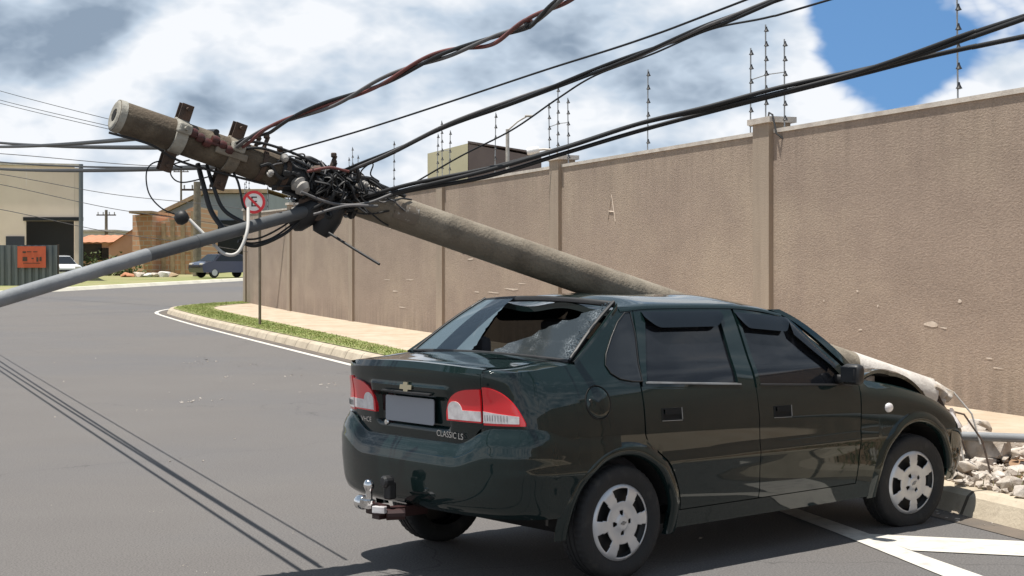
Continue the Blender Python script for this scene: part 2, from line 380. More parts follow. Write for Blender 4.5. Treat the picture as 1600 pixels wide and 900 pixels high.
def wall_mat():
    """rough-cast render with rain streaks and repair patches"""
    m = mat('rough_render', (.330, .257, .207), .95, var=(.290, .225, .181), scale=1.4, stretch=(.5, .5, 1.3), var2=(.405, .325, .25), scale2=.55, vmix=.7)
    nt = m.node_tree; N = nt.nodes; L = nt.links; b = N['Principled BSDF']; src = b.inputs['Base Color'].links[0].from_socket
    tc = N.new('ShaderNodeTexCoord'); mp = N.new('ShaderNodeMapping'); mp.inputs['Scale'].default_value = (5, 5, .35); L.new(tc.outputs['Object'], mp.inputs[0])
    n = N.new('ShaderNodeTexNoise'); n.inputs['Scale'].default_value = 1.3; n.inputs['Detail'].default_value = 5; L.new(mp.outputs[0], n.inputs['Vector'])
    r = N.new('ShaderNodeMapRange'); L.new(n.outputs[0], r.inputs[0]); r.inputs[1].default_value = .35; r.inputs[2].default_value = .7; r.inputs[3].default_value = 1.012; r.inputs[4].default_value = .975
    x = N.new('ShaderNodeMix'); x.data_type = 'RGBA'; x.blend_type = 'MULTIPLY'; x.inputs[0].default_value = 1; L.new(src, x.inputs[6]); L.new(r.outputs[0], x.inputs[7])
    n2 = N.new('ShaderNodeTexNoise'); n2.inputs['Scale'].default_value = 34; n2.inputs['Detail'].default_value = 4; n2.inputs['Roughness'].default_value = .7
    mp2 = N.new('ShaderNodeMapping'); mp2.inputs['Scale'].default_value = (.75, .75, 1.7); L.new(tc.outputs['Object'], mp2.inputs[0]); L.new(mp2.outputs[0], n2.inputs['Vector'])
    r2 = N.new('ShaderNodeMapRange'); L.new(n2.outputs[0], r2.inputs[0]); r2.inputs[1].default_value = .3; r2.inputs[2].default_value = .7; r2.inputs[3].default_value = .80; r2.inputs[4].default_value = 1.2
    x2 = N.new('ShaderNodeMix'); x2.data_type = 'RGBA'; x2.blend_type = 'MULTIPLY'; x2.inputs[0].default_value = 1; L.new(x.outputs[2], x2.inputs[6]); L.new(r2.outputs[0], x2.inputs[7])
    # dirt running down from the coping and splashed up from the pavement
    sp = N.new('ShaderNodeSeparateXYZ'); L.new(tc.outputs['Object'], sp.inputs[0])
    mp3 = N.new('ShaderNodeMapping'); mp3.inputs['Scale'].default_value = (7, 7, .5); L.new(tc.outputs['Object'], mp3.inputs[0])
    n3 = N.new('ShaderNodeTexNoise'); n3.inputs['Scale'].default_value = 1.0; n3.inputs['Detail'].default_value = 6; L.new(mp3.outputs[0], n3.inputs['Vector'])
    def mr(src_, a, b_, c, d):
        q = N.new('ShaderNodeMapRange'); L.new(src_, q.inputs[0])
        for i_, v_ in enumerate((a, b_, c, d)): q.inputs[i_+1].default_value = v_
        return q.outputs[0]
    def mul(a, b_):
        q = N.new('ShaderNodeMath'); q.operation = 'MULTIPLY'; L.new(a, q.inputs[0]); L.new(b_, q.inputs[1]); return q.outputs[0]
    def mx(a, b_):
        q = N.new('ShaderNodeMath'); q.operation = 'MAXIMUM'; L.new(a, q.inputs[0]); L.new(b_, q.inputs[1]); return q.outputs[0]
    top = mul(mr(sp.outputs[2], 2.2, 3.15, 0, 1), mr(n3.outputs[0], .46, .70, 0, .32))
    low = mul(mr(sp.outputs[2], .75, .12, 0, 1), mr(n.outputs[0], .35, .6, .15, .6))
    x3 = N.new('ShaderNodeMix'); x3.data_type = 'RGBA'; L.new(mx(top, low), x3.inputs[0]); L.new(x2.outputs[2], x3.inputs[6]); x3.inputs[7].default_value = (.17, .135, .105, 1)
    L.new(x3.outputs[2], b.inputs['Base Color'])
    bn = N.new('ShaderNodeBump'); bn.inputs['Strength'].default_value = .6; bn.inputs['Distance'].default_value = .016
    L.new(n2.outputs[0], bn.inputs['Height']); L.new(bn.outputs[0], b.inputs['Normal'])
    return m
M_WALL = wall_mat()

def brick_mat(name, c1, c2, mortar, scale, bw=.5, rh=.25, rot=None):
    m = bpy.data.materials.new(name); m.use_nodes = True; nt = m.node_tree; N = nt.nodes; L = nt.links
    b = N['Principled BSDF']; b.inputs['Roughness'].default_value = .9
    tc = N.new('ShaderNodeTexCoord'); mp = N.new('ShaderNodeMapping'); mp.inputs['Rotation'].default_value = rot or (R(90), 0, 0); L.new(tc.outputs['Object'], mp.inputs[0])
    k = N.new('ShaderNodeTexBrick'); k.inputs['Color1'].default_value = (*c1, 1); k.inputs['Color2'].default_value = (*c2, 1); k.inputs['Mortar'].default_value = (*mortar, 1)
    k.inputs['Scale'].default_value = scale; k.inputs['Brick Width'].default_value = bw; k.inputs['Row Height'].default_value = rh; k.inputs['Mortar Size'].default_value = .03
    L.new(mp.outputs[0], k.inputs['Vector']); L.new(k.outputs[0], b.inputs['Base Color']); return m
M_BRICK = brick_mat('hollow_brick', (.62, .36, .22), (.52, .29, .18), (.55, .47, .38), 1.0, .6, .32)

# ------------------------------------------------------------------ setting: ground, road, kerbs, pavement
U = Vector((-.341, .94, 0)).normalized(); NW = Vector((.94, .341, 0)).normalized()   # along the wall, from road to wall
W0 = Vector((4.77, 14.3, 0))
def line_at(off, t): return W0 - NW*off + U*t          # off: metres from the wall face towards the road
def path_off(off, t_end, rad, turn=100, t0=-34, step=1.0):
    """straight along the wall then an arc to the right"""
    P = []; t = t0
    while t < t_end: P.append(line_at(off+(.24*sstep(5, -5, t) if off > 1 else 0), t)); t += step
    P.append(line_at(off, t_end)); c = P[-1]+NW*rad; a0 = 0
    for i in range(1, 25):
        a = R(turn)*i/24; P.append(c - NW*rad*math.cos(a) + U*rad*math.sin(a))
    h = (P[-1]-P[-2]).normalized()
    for i in range(1, 8): P.append(P[24+len(P)-25-i+1-1] if False else P[-1]+h*4)
    return P
def resample(P, n):
    d = [0]
    for i in range(1, len(P)): d.append(d[-1]+(P[i]-P[i-1]).length)
    out = []
    for k in range(n):
        q = d[-1]*k/(n-1); i = min(max(int(np.searchsorted(d, q)), 1), len(P)-1); f = (q-d[i-1])/max(1e-6, d[i]-d[i-1]); out.append(P[i-1].lerp(P[i], f))
    return out
def strip(A, B, h, hb=None):
    hb = h if hb is None else hb
    return [[Vector((a.x, a.y, terr(a.y)+h)) for a in A], [Vector((b.x, b.y, terr(b.y)+hb)) for b in B]]
def sheet(xs, ys, h): return [[Vector((x, y, terr(y)+h)) for x in xs] for y in ys]

gy = [-400, -60]+list(range(-30, 140, 4))+[200, 500, 1500, 4000]
m_ = MB(); m_.grid(sheet([-4000, -400, -100, 0, 100, 400, 4000], gy, -.03)); tag(m_.build('ground', M_FIELD), kind='structure')
m_ = MB(); m_.grid(sheet(list(range(-60, 64, 6)), list(range(-40, 136, 2)), 0)); tag(m_.build('road', M_ASPH, smooth=30), kind='structure')
KEND = 35.5
kerb_in = path_off(3.06, KEND, 7.6); kerb_out = path_off(3.27, KEND, 7.81)
m_ = MB()
lip = path_off(3.205, KEND, 7.745)
for a, b in ((strip(kerb_out, lip, -.02, .115)), (strip(lip, path_off(3.165, KEND, 7.705), .115, .145)), (strip(path_off(3.165, KEND, 7.705), kerb_in, .145, .148))): m_.grid([a, b])
tag(m_.build('kerb', M_KERB), kind='structure')
m_ = MB(); m_.grid(strip(path_off(3.62, KEND, 10.2, t0=-1), path_off(3.50, KEND, 10.08, t0=-1), .005)); tag(m_.build('road_edge_line', M_PAINT), kind='structure')
m_ = MB(); m_.grid(strip(path_off(3.46, KEND, 8.5), path_off(3.19, KEND, 7.73), .004)); 
M_GUT = mat('gutter_dirt', (.15, .12, .095), .95, var=(.09, .08, .07), scale=2.2, bump=.4, bscale=60)
tag(m_.build('gutter', M_GUT), kind='structure')
wall_path = path_off(-.02, 40.9, 1.2)
def kerb_joints(m):
    nt = m.node_tree; N = nt.nodes; L = nt.links; b = N['Principled BSDF']; src = b.inputs['Base Color'].links[0].from_socket
    tc = N.new('ShaderNodeTexCoord'); d = N.new('ShaderNodeVectorMath'); d.operation = 'DOT_PRODUCT'; L.new(tc.outputs['Object'], d.inputs[0]); d.inputs[1].default_value = tuple(U)
    f = N.new('ShaderNodeMath'); f.operation = 'FRACT'; L.new(d.outputs[1], f.inputs[0]); c = N.new('ShaderNodeMath'); c.operation = 'LESS_THAN'; L.new(f.outputs[0], c.inputs[0]); c.inputs[1].default_value = .03
    x = N.new('ShaderNodeMix'); x.data_type = 'RGBA'; L.new(c.outputs[0], x.inputs[0]); L.new(src, x.inputs[6]); x.inputs[7].default_value = (.10, .08, .06, 1); L.new(x.outputs[2], b.inputs['Base Color'])
kerb_joints(M_KERB)
N_ = 140
ki, wp = resample(kerb_in, N_), resample(wall_path, N_)
m_ = MB(); m_.grid(strip(ki, wp, .146)); tag(m_.build('pavement', M_WALK, smooth=40), kind='structure')
# grass verge: starts as a sliver and widens towards the corner
g_in = []; g_out = []
for i, k in enumerate(ki):
    t = (k-W0).dot(U)
    if t < 7.2: continue
    w = np.interp(t, [7.2, 11, 18, 26, 33, 40, 46], [.02, .6, .9, 1.1, 1.15, 1.3, 1.5])
    if i+1 < N_:
        h = (ki[i+1]-k).normalized(); n = Vector((h.y, -h.x, 0)); g_out.append(k+n*.005); g_in.append(k+n*w)
m_ = MB(); m_.grid(strip(g_out, g_in, .158)); tag(m_.build('verge', M_GRASSBASE, smooth=40), kind='structure')
# grass blades on the verge
m_ = MB(); rg = random.Random(3)
for i in range(len(g_out)-1):
    A, B, C_, D = g_out[i], g_in[i], g_out[i+1], g_in[i+1]
    ar = (B-A).length*(C_-A).length
    for k in range(int(ar*520)):
        p = A.lerp(B, rg.random()).lerp(C_.lerp(D, rg.random()), rg.random()); p.z = terr(p.y)+.158
        an = rg.uniform(0, 6.28); w = rg.uniform(.006, .014); hh = rg.uniform(.008, .032)
        d = Vector((math.cos(an), math.sin(an), 0)); l = Vector((rg.uniform(-.03, .03), rg.uniform(-.03, .03), hh))
        m_.add([p-d*w, p+d*w, p+l], [(0, 1, 2)])
tag(m_.build('grass', M_GRASS, recalc=False), 'short green grass on the verge along the kerb', 'grass', kind='stuff')
# far side of the road
FK = [Vector((-30, 30, 0)), Vector((-25.2, 50, 0)), Vector((-21.6, 65, 0)), Vector((-19.0, 77, 0)), Vector((-15.4, 92, 0)), Vector((-9, 104, 0)), Vector((2, 112, 0)), Vector((40, 122, 0))]
FK = resample(FK, 60)
def side_off(P, d):
    out = []
    for i, p in enumerate(P):
        h = (P[min(i+1, len(P)-1)]-P[max(i-1, 0)]).normalized(); out.append(p+Vector((-h.y, h.x, 0))*d)
    return out
m_ = MB(); m_.grid(strip(FK, side_off(FK, .16), 0, .15)); m_.grid(strip(side_off(FK, .16), side_off(FK, .34), .15, .165)); tag(m_.build('far_kerb', mat('pale_kerb', (.60, .57, .48), .9, var=(.48, .45, .38), scale=1.2)), kind='structure')
m_ = MB(); m_.grid([[Vector((p.x, p.y, terr(p.y)+.15)) for p in side_off(FK, d)] for d in (.33, 2, 5, 9, 16, 30)])
tag(m_.build('far_verge', mat('far_grass', (.19, .22, .07), .95, var=(.30, .26, .14), scale=.5, bump=.5, bscale=8, bdist=.05)), kind='structure')

# road markings by the car
def ground_poly(name, P, h, mt):
    m = MB(); m.add([Vector((*p, h)) for p in P], [tuple(range(len(P)))]); return tag(m.build(name, mt), kind='structure')
def gp(px, py): Y = FOC*CAM_H/(py-HOR); return ((px-800)/FOC*Y, Y)
a0, a1 = Vector(gp(1303, 832)), Vector(gp(1208, 796)); b0, b1 = Vector(gp(1352, 833)), Vector(gp(1246, 796))
c0, c1 = Vector(gp(1470, 900)), Vector(gp(1532, 900)); far_l = c0+(c0-a0)*2.2; far_r = c1+(c0-a0)*2.2
ground_poly('road_marking_line', [a1, a0, c0, far_l, far_r, c1, Vector(gp(1421, 861)), b0, b1], .005, M_PAINT)
q0, q1 = Vector(gp(1354, 835.5)), Vector(gp(1424, 861.5)); e0, e1 = Vector(gp(1600, 847)), Vector(gp(1600, 870))
ground_poly('road_marking_bar', [q0, q1, q1+(e1-q1)*1.25, q0+(e0-q0)*1.3], .0055, M_PAINT)

# ------------------------------------------------------------------ boundary wall
WALL_H = 3.16
PT = [4.87, 11.8, 18.2, 25.7, 33.3, 40.7]; PT_ALL = [-15.7, -8.9, -2.1]+PT
wall = empty('boundary_wall', (0, 0, 0), 0, 'long tall tan rough-cast wall with pillars and pale coping beside the pavement', 'wall')
edges = [-30]+PT_ALL
def wbox(mb, t0, t1, z0, z1, f0, f1):
    """box along the wall; f0/f1 metres in front (-) / behind (+) of the wall face"""
    P = []
    for z in (z0, z1):
        for t, f in ((t0, f0), (t1, f0), (t1, f1), (t0, f1)):
            q = line_at(-f, t); P.append(Vector((q.x, q.y, z+terr(q.y))))
    mb.add(P, [(0, 3, 2, 1), (4, 5, 6, 7), (0, 1, 5, 4), (1, 2, 6, 5), (2, 3, 7, 6), (3, 0, 4, 7)])
for i in range(len(edges)-1):
    m = MB(); wbox(m, edges[i], edges[i+1], -.1, WALL_H, 0, .16); m.build('wall_panel', M_WALL, wall)
    m = MB(); wbox(m, edges[i]+.24, edges[i+1]-.24, WALL_H+.001, WALL_H+.05, -.018, .178); m.build('coping', M_COPE, wall)
for t in PT_ALL:
    m = MB(); wbox(m, t-.20, t+.20, -.1, WALL_H+.13, -.06, .24); pl = m.build('pillar', M_PILLAR, wall)
    m = MB(); wbox(m, t-.28, t+.28, WALL_H+.131, WALL_H+.20, -.095, .28); m.build('cap', M_COPE, pl)
# the short return of the wall round the corner
m = MB(); P0 = line_at(0, 40.9)
qd = (U*.55+NW*.83).normalized()
A_ = P0; B_ = P0+qd*16; nn = Vector((qd.y, -qd.x, 0))*.16
P = [Vector((p.x, p.y, z)) for z in (0, WALL_H+.3) for p in (A_, B_, B_+nn, A_+nn)]
m.add(P, [(0, 3, 2, 1), (4, 5, 6, 7), (0, 1, 5, 4), (1, 2, 6, 5), (2, 3, 7, 6), (3, 0, 4, 7)]); m.build('wall_panel', M_WALL, wall)
# scrapes and chalk marks on the wall: thin raised flakes of pale render
def wall_pt(px, py):
    k = (px-800)/FOC; t = (W0.x-k*W0.y)/(k*U.y-U.x); q = line_at(.004, t); return Vector((q.x, q.y, CAM_H+(HOR-py)/FOC*q.y)), t
M_SCRAPE = mat('pale_scrape', (.66, .57, .49), .95, var=(.52, .43, .35), scale=20)
rs = random.Random(11); m = MB()
def flake(px, py, w, h, seed_n=9):
    c, t = wall_pt(px, py); vs = []
    for i in range(seed_n):
        a = 2*math.pi*i/seed_n; k = rs.uniform(.45, 1.1); vs.append(c+U*(-math.cos(a)*w*k)+Vector((0, 0, math.sin(a)*h*k)))
    m.add(vs, [tuple(range(seed_n))])
for q in ((1455, 507, .16, .035), (1475, 512, .06, .012), (1372, 478, .02, .03), (1345, 515, .05, .010), (1545, 560, .06, .01), (800, 452, .45, .02), (770, 457, .35, .02), (815, 443, .25, .016), (745, 456, .2, .02), (840, 470, .3, .02), (870, 447, .2, .012), (618, 455, .3, .02), (640, 437, .3, .015), (605, 437, .3, .013), (628, 480, .4, .015), (735, 405, .25, .03), (725, 395, .12, .02), (610, 352, .12, .12), (650, 352, .1, .10), (680, 350, .1, .1), (1500, 470, .04, .02), (1340, 455, .03, .02), (1288, 470, .02, .02), (1560, 575, .1, .008)):
    flake(*q)
m.build('render_scrape', M_SCRAPE, wall)
m = MB()
for a, b in (((950, 343), (956, 304)), ((956, 304), (962, 346)), ((952, 330), (960, 331))):
    m.tube([wall_pt(*a)[0], wall_pt(*b)[0]], .008, 4)
m.build('chalk_mark', M_SCRAPE, wall)

# electric fence posts on the wall
fence_proto = None
def fence_post(t, front, z0, h, label):
    global fence_proto
    q = line_at(-.03-front, t); loc = Vector((q.x, q.y, terr(q.y)+z0))
    if fence_proto is None:
        o = empty('electric_fence_post'); fence_proto = o
        mb = MB(); mb.tube([(0, 0, -.42), (0, 0, 1.12)], .009, 6); mb.box((0, 0, -.22), (.03, .03, .05)); mb.box((0, 0, -.38), (.03, .03, .05)); mb.build('rod', M_ROD, o)
        for i in range(6):
            mb = MB(); mb.lathe([(0, -.035), (.012, -.035), (.034, -.028), (.022, -.008), (.012, .016), (.010, .034), (0, .034)], Matrix.Translation((-.02, 0, .08+i*.195)), 8); mb.build('insulator', M_INSUL, o, smooth=40)
    else: o = copy_tree(fence_proto)
    o.location = loc; o.rotation_euler = (rs.uniform(-.02, .02), rs.uniform(-.02, .02), math.atan2(U.y, U.x)); o.scale = (1, 1, h)
    tag(o, label, 'fence post', 'electric fence posts along the wall top')
ordn = ['nearest', 'second', 'third', 'fourth', 'fifth', 'sixth']
mids = [-.2+1.2, (4.87+11.8)/2, (11.8+18.2)/2, (18.2+25.7)/2, (25.7+33.3)/2]
for i, t in enumerate([1.05]+[lerp(PT[k], PT[k+1], .5) for k in range(5)]):
    fence_post(t, 0, WALL_H+.10, 1.0, f'lone insulator post in the middle of the {ordn[i]} wall panel from the right')
for i, t in enumerate(PT):
    for j, (dt, fr, dz) in enumerate(((-.42, 0, .03), (0, -.02, .26), (.42, 0, .03))):
        nm = ['right', 'middle', 'left'][j]
        fence_post(t+dt, fr, WALL_H+.06+dz, .92, f'{nm} one of three insulator posts around the {ordn[i]} wall pillar from the right')
# tie bars between posts at the pillars
for i, t in enumerate(PT[:4]):
    a, b = line_at(-.03, t-.42), line_at(-.03, t+.42)
    m = MB(); m.tube([(a.x, a.y, terr(a.y)+WALL_H+.72), ((a.x+b.x)/2, (a.y+b.y)/2, terr(a.y)+WALL_H+.74), (b.x, b.y, terr(b.y)+WALL_H+.72)], .007, 5)
    tag(m.build('tie_bar', M_ROD), f'thin bar tying three fence posts over the {ordn[i]} pillar from the right', 'bar', 'tie bars of the electric fence')
# hose loop at the nearest pillar, camera at the second
c = line_at(.0, 4.87); m = MB()
m.tube([line_at(-.1, 4.87+.1)+Vector((0, 0, WALL_H+.215)), line_at(.0, 4.87-.1)+Vector((0, 0, WALL_H+.26)), line_at(.05, 4.6)+Vector((0, 0, WALL_H+.22)), line_at(.05, 4.5)+Vector((0, 0, WALL_H-.02)), line_at(-.02, 4.42)+Vector((0, 0, WALL_H-.1))], .012, 6)
tag(m.build('conduit', M_CABLE), 'black conduit looping over the cap of the nearest pillar', 'conduit')
o = empty('security_camera', line_at(0, 11.8)+Vector((0, 0, WALL_H+.2)), 0, 'white security camera on an arm over the second wall pillar', 'camera')
m = MB(); m.tube([(0, 0, 0), (0, 0, .10), (-.22, .1, .12), (-.34, .15, .11)], .018, 6); m.build('arm', M_COPE, o)
m = MB(); m.lathe([(0, -.1), (.05, -.1), (.065, -.06), (.065, .08), (.045, .11), (0, .11)], Matrix.Translation((-.40, .17, .10)) @ Matrix.Rotation(R(80), 4, 'Y'), 14); m.build('camera_body', M_SIGNW, o, smooth=40)

# ------------------------------------------------------------------ THE CAR (local frame: X forward, Y left, Z up, rear axle at the origin)
CARX, CARY, CARPHI = .0385, 8.143, .70725
car = empty('sedan', (CARX, CARY, 0), CARPHI, 'dark green four-door sedan crushed under the fallen concrete pole', 'car')
cR = Matrix.Rotation(-CARPHI, 3, 'Z')
def to_car(p): q = cR @ (Vector(p)-Vector((CARX, CARY, 0))); return q
# pole axis (world): passes over the roof and down past the nose
PA = Vector((-1.90, 7.35, 2.27)); PB = Vector((.75, 9.0, 1.367)); PDIR = PB-PA; T_END = 1.76
def pole_r(t): return .078+.024*t
def pole_pt(t): return PA+PDIR*t
ca, cb = to_car(PA), to_car(PB); cd = cb-ca
def crush(p, fall=.20):
    """push a body point down below the pole that lies on it"""
    p = Vector(p); dxy = Vector((cd.x, cd.y, 0)); t = (Vector((p.x, p.y, 0))-Vector((ca.x, ca.y, 0))).dot(dxy)/dxy.length_squared
    if t > T_END: return p
    c = ca+cd*t; o = (Vector((p.x-c.x, p.y-c.y, 0))).length; r = pole_r(t)+.004
    need = c.z-math.sqrt(max(0, r*r-min(o, r)**2))*1.06 if o < r else c.z
    if o < r*.985: lim = need
    else: lim = c.z + (o-r)*.0
    low = c.z-r*1.06
    sink = max(0, p.z-low)
    f = math.exp(-(max(0, o-.02)/fall)**2)
    z = p.z-sink*f
    if o < r: z = min(z, need)
    p.z = z; return p

plan_pts = [(-.735, 0), (-.732, .25), (-.718, .42), (-.68, .58), (-.60, .695), (-.45, .760), (-.2, .785), (.2, .796), (.7, .80), (1.3, .80), (1.9, .797), (2.4, .793), (2.7, .788), (2.90, .770), (3.03, .68), (3.09, .46), (3.115, 0)]
_s = [0]
for i in range(1, len(plan_pts)): _s.append(_s[-1]+math.dist(plan_pts[i], plan_pts[i-1]))
px_, py_ = pchip([(s, p[0]) for s, p in zip(_s, plan_pts)]), pchip([(s, p[1]) for s, p in zip(_s, plan_pts)])
SMAX = _s[-1]; _tab = np.linspace(0, SMAX, 1200); _tx = np.array([px_(s) for s in _tab]); _ty = np.array([py_(s) for s in _tab])
_mono = np.maximum.accumulate(_tx+np.arange(len(_tx))*1e-9)
def sX(x): return float(np.interp(x, _mono, _tab))
_half = int(np.argmax(_ty)); _monoy = np.maximum.accumulate(_ty[:_half]+np.arange(_half)*1e-9)
def sY(y): return float(np.interp(y, _monoy, _tab[:_half]))
d_side = pchip([(.18, .055), (.26, .035), (.36, .012), (.50, .002), (.56, -.006), (.60, .000), (.72, .001), (.84, .012), (.92, .030), (.98, .052), (1.06, .094), (1.15, .137), (1.25, .186), (1.34, .238), (1.42, .29)])
d_rear = pchip([(.3, .02), (.68, .028), (.80, .020), (.90, .012), (.96, .000), (1.02, -.010), (1.05, -.006), (1.2, .05)])
d_front = pchip([(.2, .08), (.35, .02), (.5, -.01), (.6, .01), (.72, .06), (.9, .2)])
zsh = pchip([(-.75, 1.036), (-.5, 1.050), (-.25, 1.068), (.2, 1.0), (1.2, .93), (1.85, .905), (2.1, .875), (2.35, .832), (2.6, .765), (2.8, .690), (2.95, .62), (3.06, .57)])
def plan_n(s):
    e = .004; a, b = max(0, s-e), min(SMAX, s+e); tx, ty = px_(b)-px_(a), py_(b)-py_(a); l = math.hypot(tx, ty) or 1
    return Vector((-ty/l, tx/l))
def S(s, z, side=-1, off=0.0):
    """point of the outer body skin: s along the half outline from tail centre to nose centre, at height z"""
    x, y = px_(s), py_(s); n = plan_n(s)
    wx = n.x*n.x; d = d_side(z)*(1-wx)+(d_rear(z) if n.x < 0 else d_front(z))*wx
    if x > 1.8: t = zsh(x)-z; d += .05*max(0, 1-max(t, 0)/.09)**2*sstep(1.8, 2.0, x)*(1-wx)
    if z > .95: d += (1-wx)*sstep(.95, 1.3, z)*(.02*sstep(1.2, 1.9, x)+.015*sstep(.1, -.3, x))
    d -= off
    return Vector((x-n.x*d, side*(y-n.y*d), z))
def inward(p): return Vector((0 if abs(p.y) > .3 else (1 if p.x < 1 else -1), -1 if p.y > 0.3 else (1 if p.y < -.3 else 0), 0)).normalized() if (abs(p.y) > .3 or True) else Vector()
def patch(sl, sr, zb, zt, nu=24, nv=14, side=-1, off=0, fn=None):
    rows = []
    for j in range(nv+1):
        row = []
        for i in range(nu+1):
            u, v = i/nu, j/nv; z = .6; s = 0
            for _ in range(5):
                a, b = sl(z), sr(z); s = lerp(a, b, u); z = lerp(zb(s), zt(s), v)
            q = S(s, z, side, off)
            if fn: q = fn(q)
            row.append(q)
        rows.append(row)
    return rows
def K(v): return lambda *_: v
ARCH_R = (0.0, .275, .362); ARCH_F = (2.437, .262, .376)
def arch_z(x, a, extra=0):
    r = a[2]+extra; q = r*r-(x-a[0])**2
    return a[1]+math.sqrt(q) if q > 0 else -1

bm_body = MB()          # welded shell: quarters, fenders, sills, pillars, rear deck sides
door_r_l = pchip([(.25, .415), (.35, .405), (.45, .375), (.55, .315), (.62, .235), (.67, .165), (.72, .145), (.97, .150), (1.1, .19), (1.35, .29)])   # rear edge x of rear door by height
door_B = pchip([(.25, 1.02), (.6, 1.005), (.93, 1.0), (1.35, 1.03)])
door_F = pchip([(.25, 1.86), (.6, 1.885), (.93, 1.90)])
def xs(f, e=0): return lambda z: sX(f(z)+e)
for side in (-1, 1):
    # rear quarter behind the arch top and around to the lid seam
    seam = sY(.532)
    def q_b(s):
        x = px_(s); return max(arch_z(x, ARCH_R), .70 if x < -.10 else .27) if x < .42 else .27
    bm_body.panel(patch(K(seam), xs(door_r_l, -.006), q_b, lambda s: zsh(px_(s)) if px_(s) < -.24 else 1.068, 90, 22, side), inward, .02)
    # C pillar
    cre = pchip([(1.06, -.245), (1.33, .175)]); cfe = pchip([(1.05, .176), (1.10, .19), (1.34, .285)])
    bm_body.panel(patch(xs(cre), xs(cfe, -.006), K(1.066), K(1.338), 14, 16, side), inward, .015)
    # pillar face turned towards the rear glass
    rows = []
    for i in range(17):
        z = lerp(1.066, 1.338, i/16); a = S(sX(cre(z)), z, side); t = i/16
        b = Vector((lerp(-.215, .205, t)-.004, side*lerp(.640, .525, t), lerp(1.074, 1.352, t)))
        rows.append([a, a.lerp(b, .35)+Vector((-.006, side*.010, .012)), a.lerp(b, .7)+Vector((-.003, side*.006, .010)), b, b+Vector((.02, -side*.01, -.02))])
    bm_body.grid(rows)
    # front fender
    def f_b(s):
        x = px_(s); return max(arch_z(x, ARCH_F), .245 if x < 2.5 else .46)
    bm_body.panel(patch(xs(door_F, .006), K(sX(2.93)), f_b, lambda s: zsh(px_(s)), 90, 16, side), inward, .02)
    # sill
    bm_body.panel(patch(K(sX(.34)), K(sX(2.08)), K(.215), K(.305), 30, 5, side), inward, .03)
    # A pillar
    aP = pchip([(.90, 1.905), (.97, 1.825), (1.13, 1.66), (1.255, 1.475), (1.31, 1.33)]); aQ = pchip([(.90, 1.985), (.97, 1.90), (1.13, 1.73), (1.255, 1.545), (1.31, 1.42)])
    bm_body.panel(patch(xs(aP), xs(aQ), K(.90), K(1.305), 5, 18, side), inward, .03)
    # roof rail over the doors
    rr = []
    for i in range(41):
        x = lerp(.175, 1.42, i/40); zg = pchip([(.17, 1.318), (.4, 1.330), (1.0, 1.322), (1.25, 1.300), (1.42, 1.268)])(x); s = sX(x)
        rr.append([S(s, zg-.004, side, .004), S(s, zg+.008, side, .006), S(s, zg+.016, side, -.006), S(s, zg+.022, side, -.022)])
    bm_body.grid(rr)
    # quarter deck strip beside the boot lid
    rr = []
    for i in range(26):
        x = lerp(-.70, -.22, i/25); s = sX(max(x, px_(seam)+.002)); e = S(s, zsh(x), side); yi = side*.545; r_ = [e]
        for k in (.25, .5, .75, 1): r_.append(Vector((x if k > .4 else lerp(e.x, x, k/.5 if k < .5 else 1), lerp(e.y, yi, k), zsh(x)+.012*math.sin(k*math.pi/2))))
        rr.append(r_)
    bm_body.grid(rr)
# cowl
bm_body.grid([[Vector((lerp(1.90, 2.02, i/4), y, lerp(.915, .925, i/4)-.25*abs(y)**4*.1)) for y in np.linspace(-.70, .70, 15)] for i in range(5)])
body = bm_body.build('body', M_PAINTBODY, car, smooth=50)
# arch lips
for side in (-1, 1):
    for a, a0, a1 in ((ARCH_R, -20, 186), (ARCH_F, 8, 188)):
        rows = []
        for i in range(49):
            an = R(lerp(a0, a1, i/48)); row = []
            for dr, of in ((-.022, -.02), (-.016, .010), (-.004, .017), (.018, .016), (.040, .004), (.052, -.003)):
                x = a[0]+(a[2]+dr)*math.cos(an); z = a[1]+(a[2]+dr)*math.sin(an); z = max(z, .19)
                row.append(S(sX(x), z, side, of))
            rows.append(row)
        m = MB(); m.grid(rows); m.build('wheel_arch', M_PAINTBODY, car, smooth=60)
# dark liner behind the panel gaps, floor and wheel wells
m = MB()
for side in (-1, 1):
    m.grid(patch(K(sX(.37)), K(sX(2.02)), K(.22), K(.90), 30, 10, side, -.022)); m.grid(patch(K(sY(.3)), K(sX(-.38)), K(.40), K(1.0), 24, 8, side, -.03))
    for a in (ARCH_R, ARCH_F):
        rows = [[Vector((a[0]+(a[2]-.012)*math.cos(R(an)), side*y, a[1]+(a[2]-.012)*math.sin(R(an)))) for y in (.40, .76)] for an in range(10, 186, 8)]; m.grid(rows)
        m.add([Vector((a[0]+a[2]*math.cos(R(an)), side*.42, a[1]+a[2]*math.sin(R(an)))) for an in range(4, 180, 8)], [tuple(range(22))])
m.box((1.32, 0, .245), (3.0, 1.30, .05)); m.box((-.36, 0, .44), (.40, 1.0, .20)); m.box((2.88, 0, .44), (.30, 1.16, .26)); m.box((1.25, 0, .30), (1.6, 1.44, .06))
m.box((2.5, 0, .5), (.8, .84, .36)); m.box((1.98, 0, .62), (.06, 1.4, .56))
m.build('underbody', M_BLACKGAP, car)
